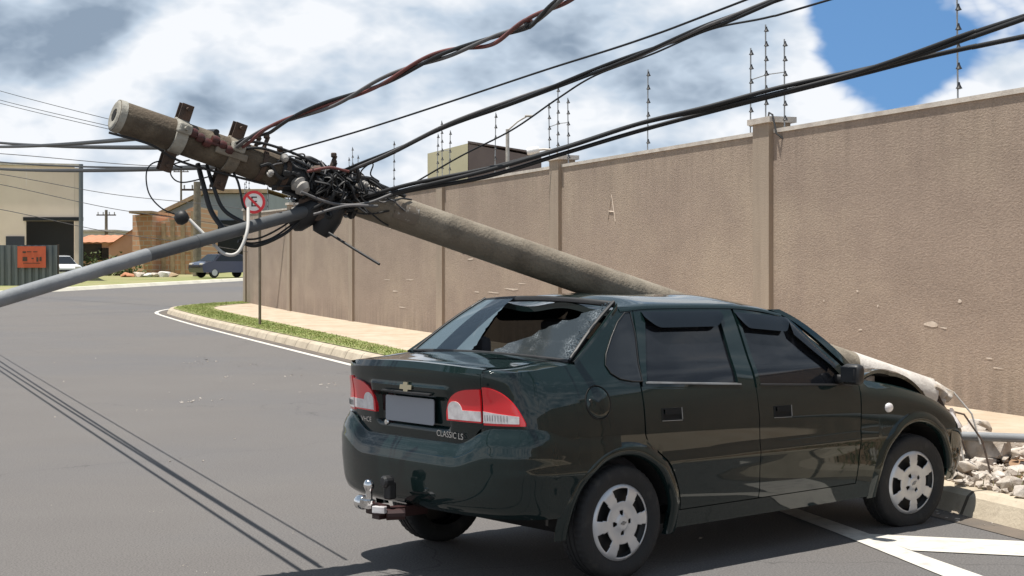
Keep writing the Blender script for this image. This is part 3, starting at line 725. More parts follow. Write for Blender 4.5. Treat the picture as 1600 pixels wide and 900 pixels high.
# doors -----------------------------------------------------------------
win_r_out = [(.205, .955), (.895, .912), (.95, 1.292), (.36, 1.302)]
def ring(outer, inner, side, oo=0, oi=-.012, k=14):
    """frame between two quads given in (x, z) on the body skin"""
    def loop(q, of):
        out = []
        for i in range(len(q)):
            a, b = q[i], q[(i+1) % len(q)]
            for j in range(k):
                t = j/k; out.append(S(sX(lerp(a[0], b[0], t)), lerp(a[1], b[1], t), side, of))
        return out
    A, B, B2 = loop(outer, oo), loop(inner, oo), loop(inner, oi-.014); n = len(A); mb = MB()
    mb.add(A+B, [(i, (i+1) % n, n+(i+1) % n, n+i) for i in range(n)]); mb.add(B+B2, [(i, (i+1) % n, n+(i+1) % n, n+i) for i in range(n)])
    A2 = loop(outer, oo-.02); mb.add(A+A2, [(i, (i+1) % n, n+(i+1) % n, n+i) for i in range(n)])
    return mb
def quad_patch(q, side, off, nu=12, nv=10):
    rows = []
    for j in range(nv+1):
        rows.append([S(sX(lerp(lerp(q[0][0], q[1][0], i/nu), lerp(q[3][0], q[2][0], i/nu), j/nv)), lerp(lerp(q[0][1], q[1][1], i/nu), lerp(q[3][1], q[2][1], i/nu), j/nv), side, off) for i in range(nu+1)])
    return rows
WIN = {'rear': dict(out=[(.158, .935), (.992, .893), (1.022, 1.322), (.278, 1.330)], inn=[(.196, .965), (.868, .924), (.905, 1.290), (.345, 1.296)]),
       'front': dict(out=[(1.010, .892), (1.895, .868), (1.475, 1.258), (1.040, 1.318)], inn=[(1.045, .914), (1.800, .873), (1.43, 1.243), (1.058, 1.280)])}
for side in (-1, 1):
    for kind in ('rear', 'front'):
        if kind == 'rear': sl, sr, zt0, zt1, xa, xb = xs(door_r_l, .003), xs(door_B, -.003), .945, .900, .15, 1.0
        else: sl, sr, zt0, zt1, xa, xb = xs(door_B, .003), xs(door_F, -.003), .899, .874, 1.0, 1.9
        m = MB(); m.panel(patch(sl, sr, K(.310), lambda s: lerp(zt0, zt1, (px_(s)-xa)/(xb-xa)), 40, 24, side), inward, .02)
        q = WIN[kind]; fr = ring(q['out'], q['inn'], side); m.add(fr.v, fr.f)
        door = m.build('door', M_PAINTBODY, car, smooth=40)
        m = MB(); m.grid(quad_patch([(x+(.0), z) for x, z in q['inn']], side, -.016)); m.build('window', M_TINT, door, smooth=60)
        # bright waist strip and dark seal
        m = MB(); rows = []
        (x0, z0), (x1, z1) = q['inn'][0], q['inn'][1]
        for i in range(21):
            x = lerp(x0-.01, x1+.02, i/20); z = lerp(z0, z1, i/20); s = sX(x); rows.append([S(s, z-.006, side, .001), S(s, z-.005, side, .004), S(s, z+.002, side, .004), S(s, z+.004, side, -.012)])
        m.grid(rows); m.build('waist_strip', M_STEEL if kind == 'rear' else M_BLACKTRIM, door, smooth=40)
        # smoked rain visor along the window top
        a, b = q['inn'][3], q['inn'][2]; rows = []
        for i in range(25):
            t = i/24; x = lerp(a[0]-.02, b[0]+.02, t); z = lerp(a[1], b[1], t); dz = .055*math.sin(min(1, max(0, min(t, 1-t)*6))*math.pi/2)+.01; s = sX(x)
            rows.append([S(s, z+.018, side, .004), S(s, z+.008, side, .009), S(s, z-dz*.5, side, .014), S(s, z-dz, side, .018)])
        if kind == 'front':
            c, d = q['inn'][2], q['inn'][1]
            for i in range(1, 15):
                t = i/20; x = lerp(c[0], d[0], t)+.02; z = lerp(c[1], d[1], t); dz = .05*(1-t/.75)+.012; s = sX(x)
                rows.append([S(s, z+.022, side, .004), S(s, z+.010, side, .012), S(sX(x-.012), z-dz*.5, side, .018), S(sX(x-.02), z-dz, side, .018)])
        m = MB(); m.grid(rows); m.build('rain_visor', M_VISOR, door, smooth=60)
        # handle: recessed pocket with a bright edged grip
        hx, hz = (.335, .800) if kind == 'rear' else (1.195, .762); s0 = sX(hx)
        m = MB(); m.cur = 0; fr = ring([(hx-.07, hz-.030), (hx+.07, hz-.033), (hx+.07, hz+.030), (hx-.07, hz+.033)], [(hx-.06, hz-.022), (hx+.06, hz-.025), (hx+.06, hz+.022), (hx-.06, hz+.025)], side, .004, -.01, 5); m.add(fr.v, fr.f)
        m.grid(quad_patch([(hx-.06, hz-.022), (hx+.06, hz-.025), (hx+.06, hz+.004), (hx-.06, hz+.006)], side, .001, 4, 3))
        m.grid(quad_patch([(hx-.055, hz+.0), (hx+.055, hz-.002), (hx+.055, hz+.024), (hx-.055, hz+.026)], side, .010, 4, 3))
        h = m.build('handle', M_BLACKGAP, door, smooth=40)
        m = MB(); m.tube([S(sX(hx+.072), hz-.03, side, .004), S(sX(hx+.072), hz+.03, side, .004)], .003, 5); m.tube([S(sX(hx-.072), hz-.03, side, .003), S(sX(hx+.072), hz-.034, side, .003)], .002, 5); m.build('handle_trim', M_STEEL, door)
    # quarter light
    ql = [(.165, .972), (.150, .972), (.10, .975), (.02, .99), (-.03, 1.02), (-.045, 1.06), (-.02, 1.11), (.05, 1.19), (.13, 1.265), (.205, 1.310), (.245, 1.312), (.225, 1.20), (.18, 1.06)]
    c0_ = (.12, 1.11); N2 = 7; n = len(ql)
    def ring_pts(k, of): return [S(sX(lerp(c0_[0], x, k)), lerp(c0_[1], z, k), side, of) for x, z in ql]
    m = MB(); V = [S(sX(c0_[0]), c0_[1], side, .0035)]
    for k in range(1, N2+1): V += ring_pts(k/N2, .0035)
    F = [(0, 1+i, 1+(i+1) % n) for i in range(n)]+[(1+k*n+i, 1+k*n+(i+1) % n, 1+(k+1)*n+(i+1) % n, 1+(k+1)*n+i) for k in range(N2-1) for i in range(n)]
    m.add(V, F); m.build('quarter_window', M_GLASSDK, car, smooth=60)
    m = MB(); pts = ring_pts(1.0, .005); m.tube(pts+[pts[0]], .0032, 6, cap=False); m.build('window_seal', M_BLACKTRIM, car, smooth=60)
    # side repeater
    m = MB(); c_ = S(sX(2.155), .724, side, .004); m.lathe([(0, .012), (.018, .010), (.026, .004), (.028, -.004)], Matrix.Translation(c_) @ Matrix.Rotation(R(90)*(-side), 4, 'X') @ Matrix.Scale(1.35, 4, (1, 0, 0)), 16); m.build('side_repeater', M_WHITELENS, car, smooth=60)
# fuel flap on the right quarter
m = MB(); fx, fz = -.155, .885; V = []
for rr_, of in ((0, .004), (.05, .004), (.072, .0035), (.076, .001), (.078, -.006)):
    V.append([S(sX(fx+rr_*math.cos(2*math.pi*i/32)), fz+rr_*math.sin(2*math.pi*i/32), -1, of) for i in range(33)])
m.grid(V); fl = m.build('fuel_flap', M_PAINTBODY, car, smooth=60)
m = MB(); m.tube([S(sX(fx+.080*math.cos(2*math.pi*i/40)), fz+.080*math.sin(2*math.pi*i/40), -1, .0005) for i in range(41)], .0035, 5, cap=False); m.build('flap_gap', M_BLACKGAP, fl)
m = MB(); m.lathe([(0, .004), (.009, .003), (.011, -.002)], Matrix.Translation(S(sX(fx-.05), fz+.01, -1, .004)) @ Matrix.Rotation(R(90), 4, 'X'), 12); m.build('flap_lock', M_BLACKTRIM, fl)
# roof ------------------------------------------------------------------
zgut = pchip([(.10, 1.318), (.4, 1.346), (1.0, 1.342), (1.25, 1.318), (1.45, 1.284)])
rows = []
for i in range(49):
    x = lerp(.175, 1.40, i/48); e = S(sX(x), zgut(x), 1, -.012).y; row = []
    for j in range(57):
        u = lerp(-1, 1, j/56); y = u*e; z = zgut(x)+.052*(1-abs(u)**2.6)*sstep(-.3, .5, x)*sstep(1.9, 1.1, x)
        z -= .034*math.exp(-((x-.17)/.13)**2)*(.55+.45*math.sin(11*y+.6))*(1-abs(u)**4)
        z += .006*math.sin(9*x+7*y)*math.exp(-(y/.3)**2)
        xx = x+.05*(1-u*u)*(-1 if x < .5 else 1)*(abs(x-.8)/.6)**3*.3
        row.append(crush((xx, y, z), .20))
    rows.append(row)
m = MB(); m.panel(rows, lambda p: Vector((0, 0, -1)), .03); m.build('roof', M_PAINTBODY, car, smooth=60)
# windscreen
rows = []
for i in range(25):
    t = i/24; row = []
    for j in range(41):
        u = lerp(-1, 1, j/40); w = lerp(.545, .70, t); x = lerp(1.40, 1.98, t)+(1-u*u)*lerp(.03, .05, t); z = lerp(zgut(1.40)+.03*(1-u*u), .915, t)+.012*math.sin(math.pi*t)
        row.append(crush((x, u*w, z), .22))
    rows.append(row)
m = MB(); m.grid(rows); m.build('windscreen', M_TINT, car, smooth=60)
# bonnet, buckled upwards along its right edge
rows = []
for i in range(41):
    t = i/40; row = []
    for j in range(41):
        u = lerp(-1, 1, j/40); x = lerp(1.99, 2.93, t)-.06*u*u*t; e = S(sX(x), zsh(x)-.004, 1).y-.012; y = u*e
        z = zsh(x)+.045*(1-u*u)*(1-.3*t)+.006
        lift = .085*math.sin(math.pi*min(1, max(0, (t-.02)/.70)))**.8*sstep(.15, 1, -u)+.04*math.sin(math.pi*t)*sstep(.2, 1, u)
        z += lift+.022*(abs(math.sin(6.5*x+3.1*y))-.6)*sstep(0, .25, t)-.018*abs(math.sin(9*y-4*x))*t+.014*math.sin(17*x+5*y)*(1-abs(u))+.01*math.sin(29*y+8*x)
        row.append(crush((x, y, z), .16))
    rows.append(row)
m = MB(); m.panel(rows, lambda p: Vector((0, .2 if p.y < 0 else -.2, -1)), .022); hood = m.build('bonnet', M_PAINTBODY, car, smooth=60)
m = MB(); m.grid([[Vector(p)-Vector((0, 0, .024)) for p in r] for r in rows]); m.build('bonnet_lining', M_BLACKGAP, hood, smooth=60)
m = MB(); m.grid([[Vector((x, y, zsh(x)-.07)) for y in np.linspace(-.70, .70, 9)] for x in np.linspace(2.0, 2.75, 9)]); m.rbox((2.42, -.02, .66), (.80, 1.16, .26), .04); m.build('engine_bay', M_BLACKGAP, car)
m = MB(); m.rbox((2.22, -.55, .87), (.16, .09, .05), .01); m.build('fluid_tank', M_WHITELENS, car)
# boot lid --------------------------------------------------------------
YL = .527
rows = []
for i in range(25):
    t = i/24; row = []
    for j in range(41):
        u = lerp(-1, 1, j/40); y = u*YL; xr = S(sY(abs(y)), 1.045, 1).x-.004; xf = -.232-.02*(1-u*u)
        x = lerp(xr, xf, t); z = zsh(x)+.012+.020*(1-u*u)
        z += .005*math.exp(-((x-xr-.03)/.05)**2)-.030*max(0, 1-(x-xr)/.024)**2
        row.append(Vector((x, y, z)))
    rows.append(row)
m = MB(); m.panel(rows, lambda p: Vector((0, 0, -1)), .015)
# rear face of the lid with a plate recess
def lid_b(y): a = abs(y); return .690+.085*sstep(.40, .525, a)**1.5
rows = []
for j in range(29):
    row = []
    for i in range(61):
        y = lerp(-YL, YL, i/60); z = lerp(lid_b(y), 1.036, j/28); q = S(sY(abs(y)), z, 1 if y > 0 else -1)
        rec = sstep(.31, .275, abs(y))*sstep(.745, .765, z)*sstep(.905, .893, z); q.x += .030*rec
        lip = sstep(.905, .912, z)*sstep(.965, .955, z)*sstep(.34, .31, abs(y)); q.x -= .012*lip
        row.append(q)
    rows.append(row)
m.panel(rows, lambda p: Vector((1, 0, 0)), .018)
lid = m.build('boot_lid', M_PAINTBODY, car, smooth=35)
RY = Matrix(((0, 0, -1), (-1, 0, 0), (0, 1, 0))).to_4x4()    # text plane facing the rear
def on_rear(y, z, off): q = S(sY(abs(y)), z, 1 if y >= 0 else -1); return Matrix.Translation((q.x-off, y, z)) @ RY
# number plate (its characters are blanked out), lamps beside it
rp = []
for cx, cy, a0 in ((.195, .058, 0), (-.195, .058, 90), (-.195, -.058, 180), (.195, -.058, 270)):
    for k in range(5): a = R(a0+k*22.5); rp.append((cx*.97+.012*math.cos(a), cy*.9+.012*math.sin(a)))
m = MB(); m.prism(rp, .006, Matrix.Translation((S(sY(0), .82, 1).x+.012, .02, .828)) @ RY); pl_ = m.build('number_plate', M_PLATE, lid)
m = MB(); m.rbox((S(sY(0), .93, 1).x-.016, 0, .918), (.02, .40, .012), .004); m.build('plate_lamp', M_BLACKTRIM, lid)
m = MB(); m.lathe([(0, .006), (.013, .005), (.016, 0)], on_rear(.215, .752, .0), 16); m.build('lock', M_CHROME, lid, smooth=50)
bow = [(-.060, -.012), (-.020, -.012), (-.020, -.026), (.022, -.026), (.027, -.012), (.060, -.012), (.066, .012), (.024, .012), (.024, .026), (-.018, .026), (-.023, .012), (-.054, .012)]
m = MB(); m.prism([(x*.80, y*.95) for x, y in bow], .007, on_rear(0, .945, .013)); m.build('emblem', M_GOLD, lid)
text('model_lettering', 'CLASSIC LS', .042, on_rear(-.305, .728, .004) @ Matrix.Rotation(R(-1), 4, 'Z'), M_CHROME, lid, .0015)
text('badge_lettering', 'VHCE', .036, on_rear(.405, .752, .004), M_CHROME, lid, .0015)
# tail lights -----------------------------------------------------------
top_in = pchip([(.290, .812), (.298, .850), (.312, .888), (.345, .922), (.40, .947), (.45, .956), (.53, .962)])
for side in (-1, 1):
    m = MB(); sl, sr = sY(.296), sY(.523)
    m.panel(patch(K(sl), K(sr), lambda s: .800, lambda s: top_in(py_(s)), 18, 10, side, .010), lambda p: Vector((1, 0, 0)), .02); tl = m.build('tail_light', M_REDLENS, car, smooth=40)
    s1, s2 = sY(.538), sX(-.575); top_o = lambda s: lerp(.966, .800, max(0, min(1, (s-s1)/(s2-s1)))**2.3)
    m = MB(); m.panel(patch(K(s1), K(s2), lambda s: .792, lambda s: top_o(s)+.006, 22, 10, side, .010), lambda p: Vector((1, -.5*(1 if p.y > 0 else -1), 0)), .02); m.build('outer_lens', M_REDLENS, tl, smooth=40)
    # clear lower band with a round end
    def wt(s): y = py_(s); return .856+.040*math.sqrt(max(0, 1-((y-.358)/.048)**2)) if y < .406 else .856
    m = MB(); m.panel(patch(K(sY(.311)), K(sr), K(.808), wt, 26, 8, side, .0125), lambda p: Vector((1, 0, 0)), .004); m.build('clear_lens', M_WHITELENS, tl, smooth=40)
    s2b = sX(-.60); m = MB(); m.panel(patch(K(s1), K(s2b), K(.803), lambda s: lerp(.858, .838, (s-s1)/(s2b-s1)), 16, 4, side, .0125), lambda p: Vector((1, -.5*(1 if p.y > 0 else -1), 0)), .004); m.build('clear_lens', M_WHITELENS, tl, smooth=40)
    m = MB()
    for k in range(9):
        s = lerp(s1+.01, s2b-.06, k/8); m.tube([S(s, .814, side, .0135), S(s, .842, side, .0135)], .0014, 4)
    m.build('reflector_rib', M_STEEL, tl)
# rear bumper -----------------------------------------------------------
bp = pchip([(.33, -.03), (.36, .02), (.42, .043), (.52, .052), (.585, .056), (.615, .053), (.622, .047), (.632, .049), (.655, .040), (.68, .027), (.70, .012), (.74, .006), (.80, .004)])
rows = []
NB = 64
def bump_top(s): x, y = px_(s), py_(s); return lerp(.690, .778, sstep(.36, .60, y)) if x < -.55 else lerp(.778, .722, sstep(-.55, -.30, x))
def s_end_at(z): q = .366**2-(z-.275)**2; return sX(-math.sqrt(q)-.006) if z < .60 else sX(lerp(-.165, -.03, min(1, (z-.60)/.045)))
for k in range(26):
    v = k/25; row = []
    for i in range(-NB, NB+1):
        f_ = abs(i)/NB; s_end = sX(-.37); s = f_*s_end
        for _ in range(4):
            zt = bump_top(s); z = lerp(.345, zt, v); s = f_*s_end_at(z)
        zz = lerp(.33, .71, v)
        o = bp(zz)*lerp(1, .22, sstep(sY(.66), sX(-.40), s))
        row.append(S(s, z, 1 if i > 0 else -1, o+.002))
    rows.append(row)
m = MB(); m.panel(rows, lambda p: Vector((.8 if p.x < -.5 else 0, -.6*(1 if p.y > 0 else -1)*min(1, abs(p.y)/.5), 0)), .06)
bumper = m.build('rear_bumper', M_PAINTBODY, car, smooth=40)
# tow hitch
m = MB(); m.box((-.76, .03, .325), (.30, .06, .05)); m.rbox((-.885, .045, .345), (.07, .12, .05), .008); m.tube([(-.80, -.06, .325), (-.88, -.02, .325)], .028, 10); hb = m.build('tow_bracket', M_MAROON, car)
m = MB(); m.lathe([(0, -.05), (.030, -.05), (.032, -.034), (.018, -.028), (.016, .01), (.020, .018), (.027, .034), (.027, .046), (.020, .062), (.010, .068), (0, .069)], Matrix.Translation((-.925, .065, .425)), 16); m.lathe([(0, -.026), (.032, -.026), (.036, -.018), (.036, .018), (.032, .026), (0, .026)], Matrix.Translation((-.94, .105, .378)) @ Matrix.Rotation(R(90), 4, 'X'), 14); m.box((-.925, .075, .372), (.05, .07, .04)); m.build('tow_ball', M_CHROME, hb, smooth=40)
m = MB(); m.rbox((-.845, .0, .44), (.05, .05, .09), .01); m.lathe([(0, .0), (.03, 0), (.03, .04), (.02, .05), (0, .05)], Matrix.Translation((-.84, .0, .485)) @ Matrix.Rotation(R(-90), 4, 'Y'), 14); m.build('tow_socket', M_BLACKTRIM, hb)
m = MB(); m.rbox((-.915, -.01, .352), (.03, .07, .035), .004, Matrix.Rotation(R(25), 3, 'Z')); m.build('reflector', M_WHITELENS, hb)
# rear window: left piece whole, middle gone, right piece shattered and sagging
def rw(u, v, sag=0):
    w = lerp(.630, .515, v); k = (2*u-1); x = lerp(-.222-.02*(1-k*k), .195-.03*(1-k*k), v); z = lerp(1.080+.016*(1-k*k), 1.362+.022*(1-k*k), v)+.016*math.sin(math.pi*v)
    return Vector((x, -k*w, z-sag))
def glass_piece(poly, name, mt, parent, sagf=None, seed=1, jag=.018, jag_from=None):
    rr_ = random.Random(seed); P = []
    for i in range(len(poly)):
        a, b = poly[i], poly[(i+1) % len(poly)]; n = 8
        for j in range(n):
            t = j/n; q = [lerp(a[0], b[0], t), lerp(a[1], b[1], t)]
            if 0.02 < q[0] < .98 and .02 < q[1] < .98: q[0] += rr_.uniform(-jag, jag); q[1] += rr_.uniform(-jag, jag)
            P.append(q)
    bm = bmesh.new(); vs = [bm.verts.new((p[0], p[1], 0)) for p in P]; f = bm.faces.new(vs); bmesh.ops.triangulate(bm, faces=[f])
    for _ in range(3): bmesh.ops.subdivide_edges(bm, edges=[e for e in bm.edges if e.calc_length() > .09], cuts=1, use_grid_fill=True)
    bmesh.ops.triangulate(bm, faces=bm.faces[:]); bm.verts.index_update()
    V = [rw(v.co.x, v.co.y, sagf(v.co.x, v.co.y) if sagf else 0) for v in bm.verts]; F = [[v.index for v in f.verts] for f in bm.faces]; bm.free()
    mb = MB(); mb.add(V, F); return mb.build(name, mt, parent, smooth=70)
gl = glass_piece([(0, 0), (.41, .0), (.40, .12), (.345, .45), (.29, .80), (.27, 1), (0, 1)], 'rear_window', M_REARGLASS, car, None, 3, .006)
gs = glass_piece([(.45, .0), (1, 0), (1, .96), (.965, .90), (.85, .66), (.68, .40), (.52, .15)], 'shattered_pane', M_SHATTER, gl, lambda u, v: .05*max(0, min(1, (1-u)*1.6))*math.sin(math.pi*min(1, v+.15)), 5, .02)
m = MB()
m.tube([rw(0, v, -.002) for v in np.linspace(0, 1, 20)], .010, 6); m.tube([rw(1, v, -.002) for v in np.linspace(0, 1, 20)], .010, 6); m.tube([rw(u, 0, -.001) for u in np.linspace(0, 1, 24)], .010, 6); m.tube([rw(u, 1.0, .012) for u in np.linspace(0, 1, 24)], .016, 6); m.build('window_rubber', M_BLACKTRIM, gl, smooth=60)
# glass crumbs along the right edge
m = MB(); rr_ = random.Random(4)
for k in range(60):
    u, v = 1-abs(rr_.gauss(0, .025)), rr_.uniform(.05, .95); p = rw(u, v, -.006); s_ = rr_.uniform(.003, .007); m.rbox(p, (s_, s_*1.3, s_*.8), .002, Matrix.Rotation(rr_.uniform(0, 3), 3, (rr_.random(), rr_.random(), 1)))
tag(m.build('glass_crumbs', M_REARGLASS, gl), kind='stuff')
# mirrors, wheels, interior ----------------------------------------------
for side in (-1, 1):
    b_ = S(sX(1.70), .900, side, .0); m = MB(); m.rbox(b_+Vector((.03, side*.085, .040)), (.075, .125, .115), .026); m.rbox(b_+Vector((.03, side*.0, .01)), (.06, .07, .05), .015); mr = m.build('mirror', M_BLACKTRIM, car, smooth=50)
    m = MB(); m.rbox(b_+Vector((-.009, side*.085, .040)), (.006, .100, .088), .003, Matrix.Rotation(R(-side*8), 3, 'Z')); m.build('mirror_glass', M_GLASSDK, mr)
tprof = []
TR, TW = .285, .084
for r, h in ((.188, -.066), (.205, -.078), (.235, -.085), (.258, -.083), (.272, -.076), (.281, -.064), (.2845, -.052), (.2845, -.034), (.279, -.032), (.279, -.026), (.285, -.024), (.286, -.006), (.280, -.004), (.280, .004), (.286, .006), (.285, .024), (.279, .026), (.279, .032), (.2845, .034), (.2845, .052), (.281, .064), (.272, .076), (.258, .083), (.235, .085), (.205, .078), (.188, .066)): tprof.append((r, h))
def wheel_meshes():
    m = MB(); m.lathe(tprof, None, 144, rf=lambda i, j: (-.005 if (5 <= i <= 7 or 18 <= i <= 20) and (j % 3 == 0) else 0)+(-.0015 if 2 < i < 5 and j % 3 == 0 else 0)); ty = m
    def prof(r): return pchip([(0, .030), (.03, .030), (.045, .022), (.075, .020), (.12, .026), (.16, .024), (.183, .014), (.194, .002)])(r)
    h = MB(); NR, NT = 26, 180; P = []
    for i in range(NR+1):
        r = .0025+(.194-.0025)*i/NR; P.append([(r*math.cos(2*math.pi*j/NT), r*math.sin(2*math.pi*j/NT), prof(r)) for j in range(NT)])
    vs = [p for row in P for p in row]; fs = []
    for i in range(NR):
        r = .0025+(.194-.0025)*(i+.5)/NR
        for j in range(NT):
            an = 360*(j+.5)/NT; d = abs((an+30) % 60-30)     # distance to a spoke axis
            half = lerp(15.5, 11.0, (r-.095)/.075); hole = .106 < r < .169 and d > half and (30-d) < 30
            la = abs((an+45) % 90-45); lug = math.hypot(r*math.cos(R(la))-.052, r*math.sin(R(la))) < .0125
            if not (hole or lug): fs.append((i*NT+j, i*NT+(j+1) % NT, (i+1)*NT+(j+1) % NT, (i+1)*NT+j))
    h.add(vs, fs)
    e = MB(); e.prism([(x*.30, y*.36) for x, y in bow], .003, Matrix.Translation((0, 0, .030)))
    b = MB(); b.lathe([(.001, -.02), (.17, -.02), (.19, .0), (.189, -.05)], None, 48)
    return ty, h, e, b
ty, hb_, em, bk = wheel_meshes()
for (wx, wy, wz, steer, roll, camber) in ((0, -.695, .285, 0, 4, 0), (0, .695, .285, 0, 0, 0), (2.443, -.690, .262, -8, 33, 3), (2.443, .68, .262, -8, 10, -2)):
    w = MB(); w.v, w.f, w.mi = list(ty.v), list(ty.f), list(ty.mi)
    side = -1 if wy < 0 else 1
    Mx = Matrix.Translation((wx, wy, wz)) @ Matrix.Rotation(R(steer), 4, 'Z') @ Matrix.Rotation(R(camber), 4, 'X') @ Matrix.Rotation(R(90 if side < 0 else -90), 4, 'X') @ Matrix.Rotation(R(roll), 4, 'Z')
    def bake(mb, M, flat=False):
        o = MB(); o.f, o.mi = mb.f, mb.mi; o.v = []
        for p in mb.v:
            q = M @ Vector(p)
            if flat and q.z < .004:
                q.y += side*(.004-q.z)*.4*(1 if abs(q.y) > abs(wy) else -1); q.z = .004
            o.v.append(tuple(q))
        return o
    wo = bake(ty, Mx, True).build('wheel', M_RUBBER, car, smooth=35)
    Mh = Mx @ Matrix.Translation((0, 0, .058))
    hc = bake(hb_, Mh).build('hubcap', M_HUB, wo, smooth=40); md = hc.modifiers.new('thick', 'SOLIDIFY'); md.thickness = .005; md.offset = -1
    bake(em, Mh).build('centre_badge', M_STEEL, wo); bake(bk, Mh).build('rim', M_BLACKTRIM, wo, smooth=40)
m = MB(); m.box((1.05, 0, .34), (1.9, 1.36, .04)); m.box((-.02, 0, 1.00), (.42, 1.22, .03)); m.rbox((1.86, 0, .80), (.34, 1.34, .22), .05); m.build('cabin', M_CABIN, car)
for y in (-.36, .36):
    m = MB(); m.rbox((1.02, y, .52), (.52, .50, .16), .05); m.rbox((.74, y, .84), (.13, .48, .60), .05, Matrix.Rotation(R(-14), 3, 'Y')); st = m.build('front_seat', M_SEAT, car, smooth=40)
    m = MB(); m.rbox((.62, y, 1.16), (.09, .26, .17), .035, Matrix.Rotation(R(-10), 3, 'Y')); m.build('headrest', M_SEAT, st, smooth=40)
m = MB(); m.rbox((.30, 0, .50), (.5, 1.25, .18), .05); m.rbox((.06, 0, .80), (.14, 1.22, .56), .05, Matrix.Rotation(R(-16), 3, 'Y')); st = m.build('rear_seat', M_SEAT, car, smooth=40)
for y in (-.36, .36):
    m = MB(); m.rbox((-.02, y, 1.10), (.08, .24, .13), .03); m.build('headrest', M_SEAT, st, smooth=40)
m = MB(); m.lathe([(.175+.014*math.cos(a), .014*math.sin(a)) for a in np.linspace(0, 2*math.pi, 9)[:-1]], Matrix.Translation((1.55, .36, .90)) @ Matrix.Rotation(R(-65), 4, 'Y'), 28, close=True); m.box((1.55, .36, .90), (.03, .30, .05)); m.build('steering_wheel', M_BLACKTRIM, car, smooth=40)
m = MB(); m.rbox((1.30, .02, 1.20), (.02, .22, .06), .008); m.build('inside_mirror', M_CHROME, car)
# nose: bumper, headlights, grille (behind the car from here)
rows = []
for k in range(15):
    z = lerp(.24, .55, k/14); row = []
    for i in range(-40, 41):
        s = lerp(SMAX, sX(2.80), abs(i)/40); row.append(S(s, z, 1 if i > 0 else -1, .03*math.sin(math.pi*k/14)**.5*lerp(1, .2, abs(i)/40)))
    rows.append(row)
m = MB(); m.grid(rows); m.build('front_bumper', M_PAINTBODY, car, smooth=50)
for side in (-1, 1):
    m = MB(); m.panel(patch(K(sX(2.90)), K(sX(3.02)), K(.555), lambda s: min(zsh(px_(s))+.03, .68), 14, 6, side, .012), lambda p: Vector((-1, 0, 0)), .03); m.build('headlight', M_WHITELENS, car, smooth=50)
m = MB(); m.grid([[S(lerp(SMAX, sX(3.025), abs(i)/12), z, 1 if i > 0 else -1, .004) for i in range(-12, 13)] for z in np.linspace(.556, .61, 5)]); m.build('grille', M_BLACKTRIM, car)

# ------------------------------------------------------------------ fallen pole with its lamp arm and fittings
pole = empty('utility_pole', (PA+PDIR*T_END)*1.0, 0, 'fallen round concrete utility pole lying across the crushed sedan', 'utility pole')
pole.location = (0, 0, 0)
ax = PDIR.normalized(); side_v = ax.cross(Vector((0, 0, 1))).normalized(); up_v = side_v.cross(ax).normalized()
PL = PDIR.length
def frame(t, ang=0, r=0):
    """point on the pole at t, at angle ang (0 = towards camera side, 90 = up)"""
    rr_ = pole_r(t)+r; return pole_pt(t)+(side_v*math.cos(R(ang))+up_v*math.sin(R(ang)))*rr_
if frame(.3, 0).y > pole_pt(.3).y: side_v = -side_v
PM = Matrix((side_v, up_v, ax)).transposed().to_4x4()
def cone(t0, t1, mt, name, dr=0, n=40, seg=24, cap0=False):
    m = MB(); prof = [(pole_r(lerp(t0, t1, i/seg))+dr, lerp(t0, t1, i/seg)*PL) for i in range(seg+1)]
    if cap0: prof = [(.001, t0*PL+.03), (.035, t0*PL+.03), (.036, t0*PL)]+[(pole_r(t0)-.012, t0*PL-.001)]+[(pole_r(t0)-.003, t0*PL+.006)]+prof[1:]
    else: prof = [(.01, t0*PL)]+prof
    prof = prof+[(.01, t1*PL)]
    m.lathe(prof, Matrix.Translation(PA) @ PM, n); return m.build(name, mt, pole, smooth=40)
cone(.0, .40, M_CONCDARK, 'upper_shaft', cap0=False)
m = MB(); m.lathe([(.001, .035), (.030, .035), (.032, -.004), (.060, -.008), (pole_r(0)-.010, -.006), (pole_r(0)+.002, .004), (pole_r(0)+.003, .035), (pole_r(0)-.001, .036)], Matrix.Translation(PA) @ PM, 40); m.build('pole_end', M_CONCEND, pole, smooth=40)
m = MB(); m.lathe([(.001, -.0045), (.029, -.0045)], Matrix.Translation(PA-ax*.002) @ PM, 20); m.build('core_hole', M_BLACKGAP, pole)
cone(.401, 1.53, M_CONC, 'lower_shaft')
cone(1.531, T_END-.005, M_POLEWHITE, 'whitewashed_base', .002)
# ragged broken end with bare bars
m = MB(); rb = random.Random(8)
for k in range(44):
    a = rb.uniform(0, 360); q = pole_pt(T_END)+(side_v*math.cos(R(a))+up_v*math.sin(R(a)))*pole_r(T_END)*rb.uniform(.3, .92); s_ = rb.uniform(.04, .10)
    m.rbox(q+ax*(rb.uniform(-.05, .10) if k % 2 else rb.uniform(-.05, .03)), (s_, s_*rb.uniform(.6, 1.2), s_*rb.uniform(.8, 1.6)), .012, Matrix.Rotation(rb.uniform(0, 3), 3, (rb.random(), rb.random(), rb.random()+.1)))
m.build('broken_end', M_RUBBLE, pole)
for k in range(7):
    a = 360*k/7+10; q = pole_pt(T_END-.02)+(side_v*math.cos(R(a))+up_v*math.sin(R(a)))*pole_r(T_END)*.8
    e_ = q+ax*.14+Vector((rb.uniform(-.05, .10), rb.uniform(-.25, .05), -rb.uniform(.0, .08))); g_ = Vector((e_.x+rb.uniform(.02, .22), e_.y-rb.uniform(.0, .15), max(.17, e_.z-rb.uniform(.22, .40))))
    m = MB(); m.tube([q, q+ax*.07, e_, e_.lerp(g_, .5)+Vector((.03, 0, .03)), g_], .0065, 6); m.build('reinforcing_bar', M_CABLEWHITE if k % 2 else M_RUST, pole)
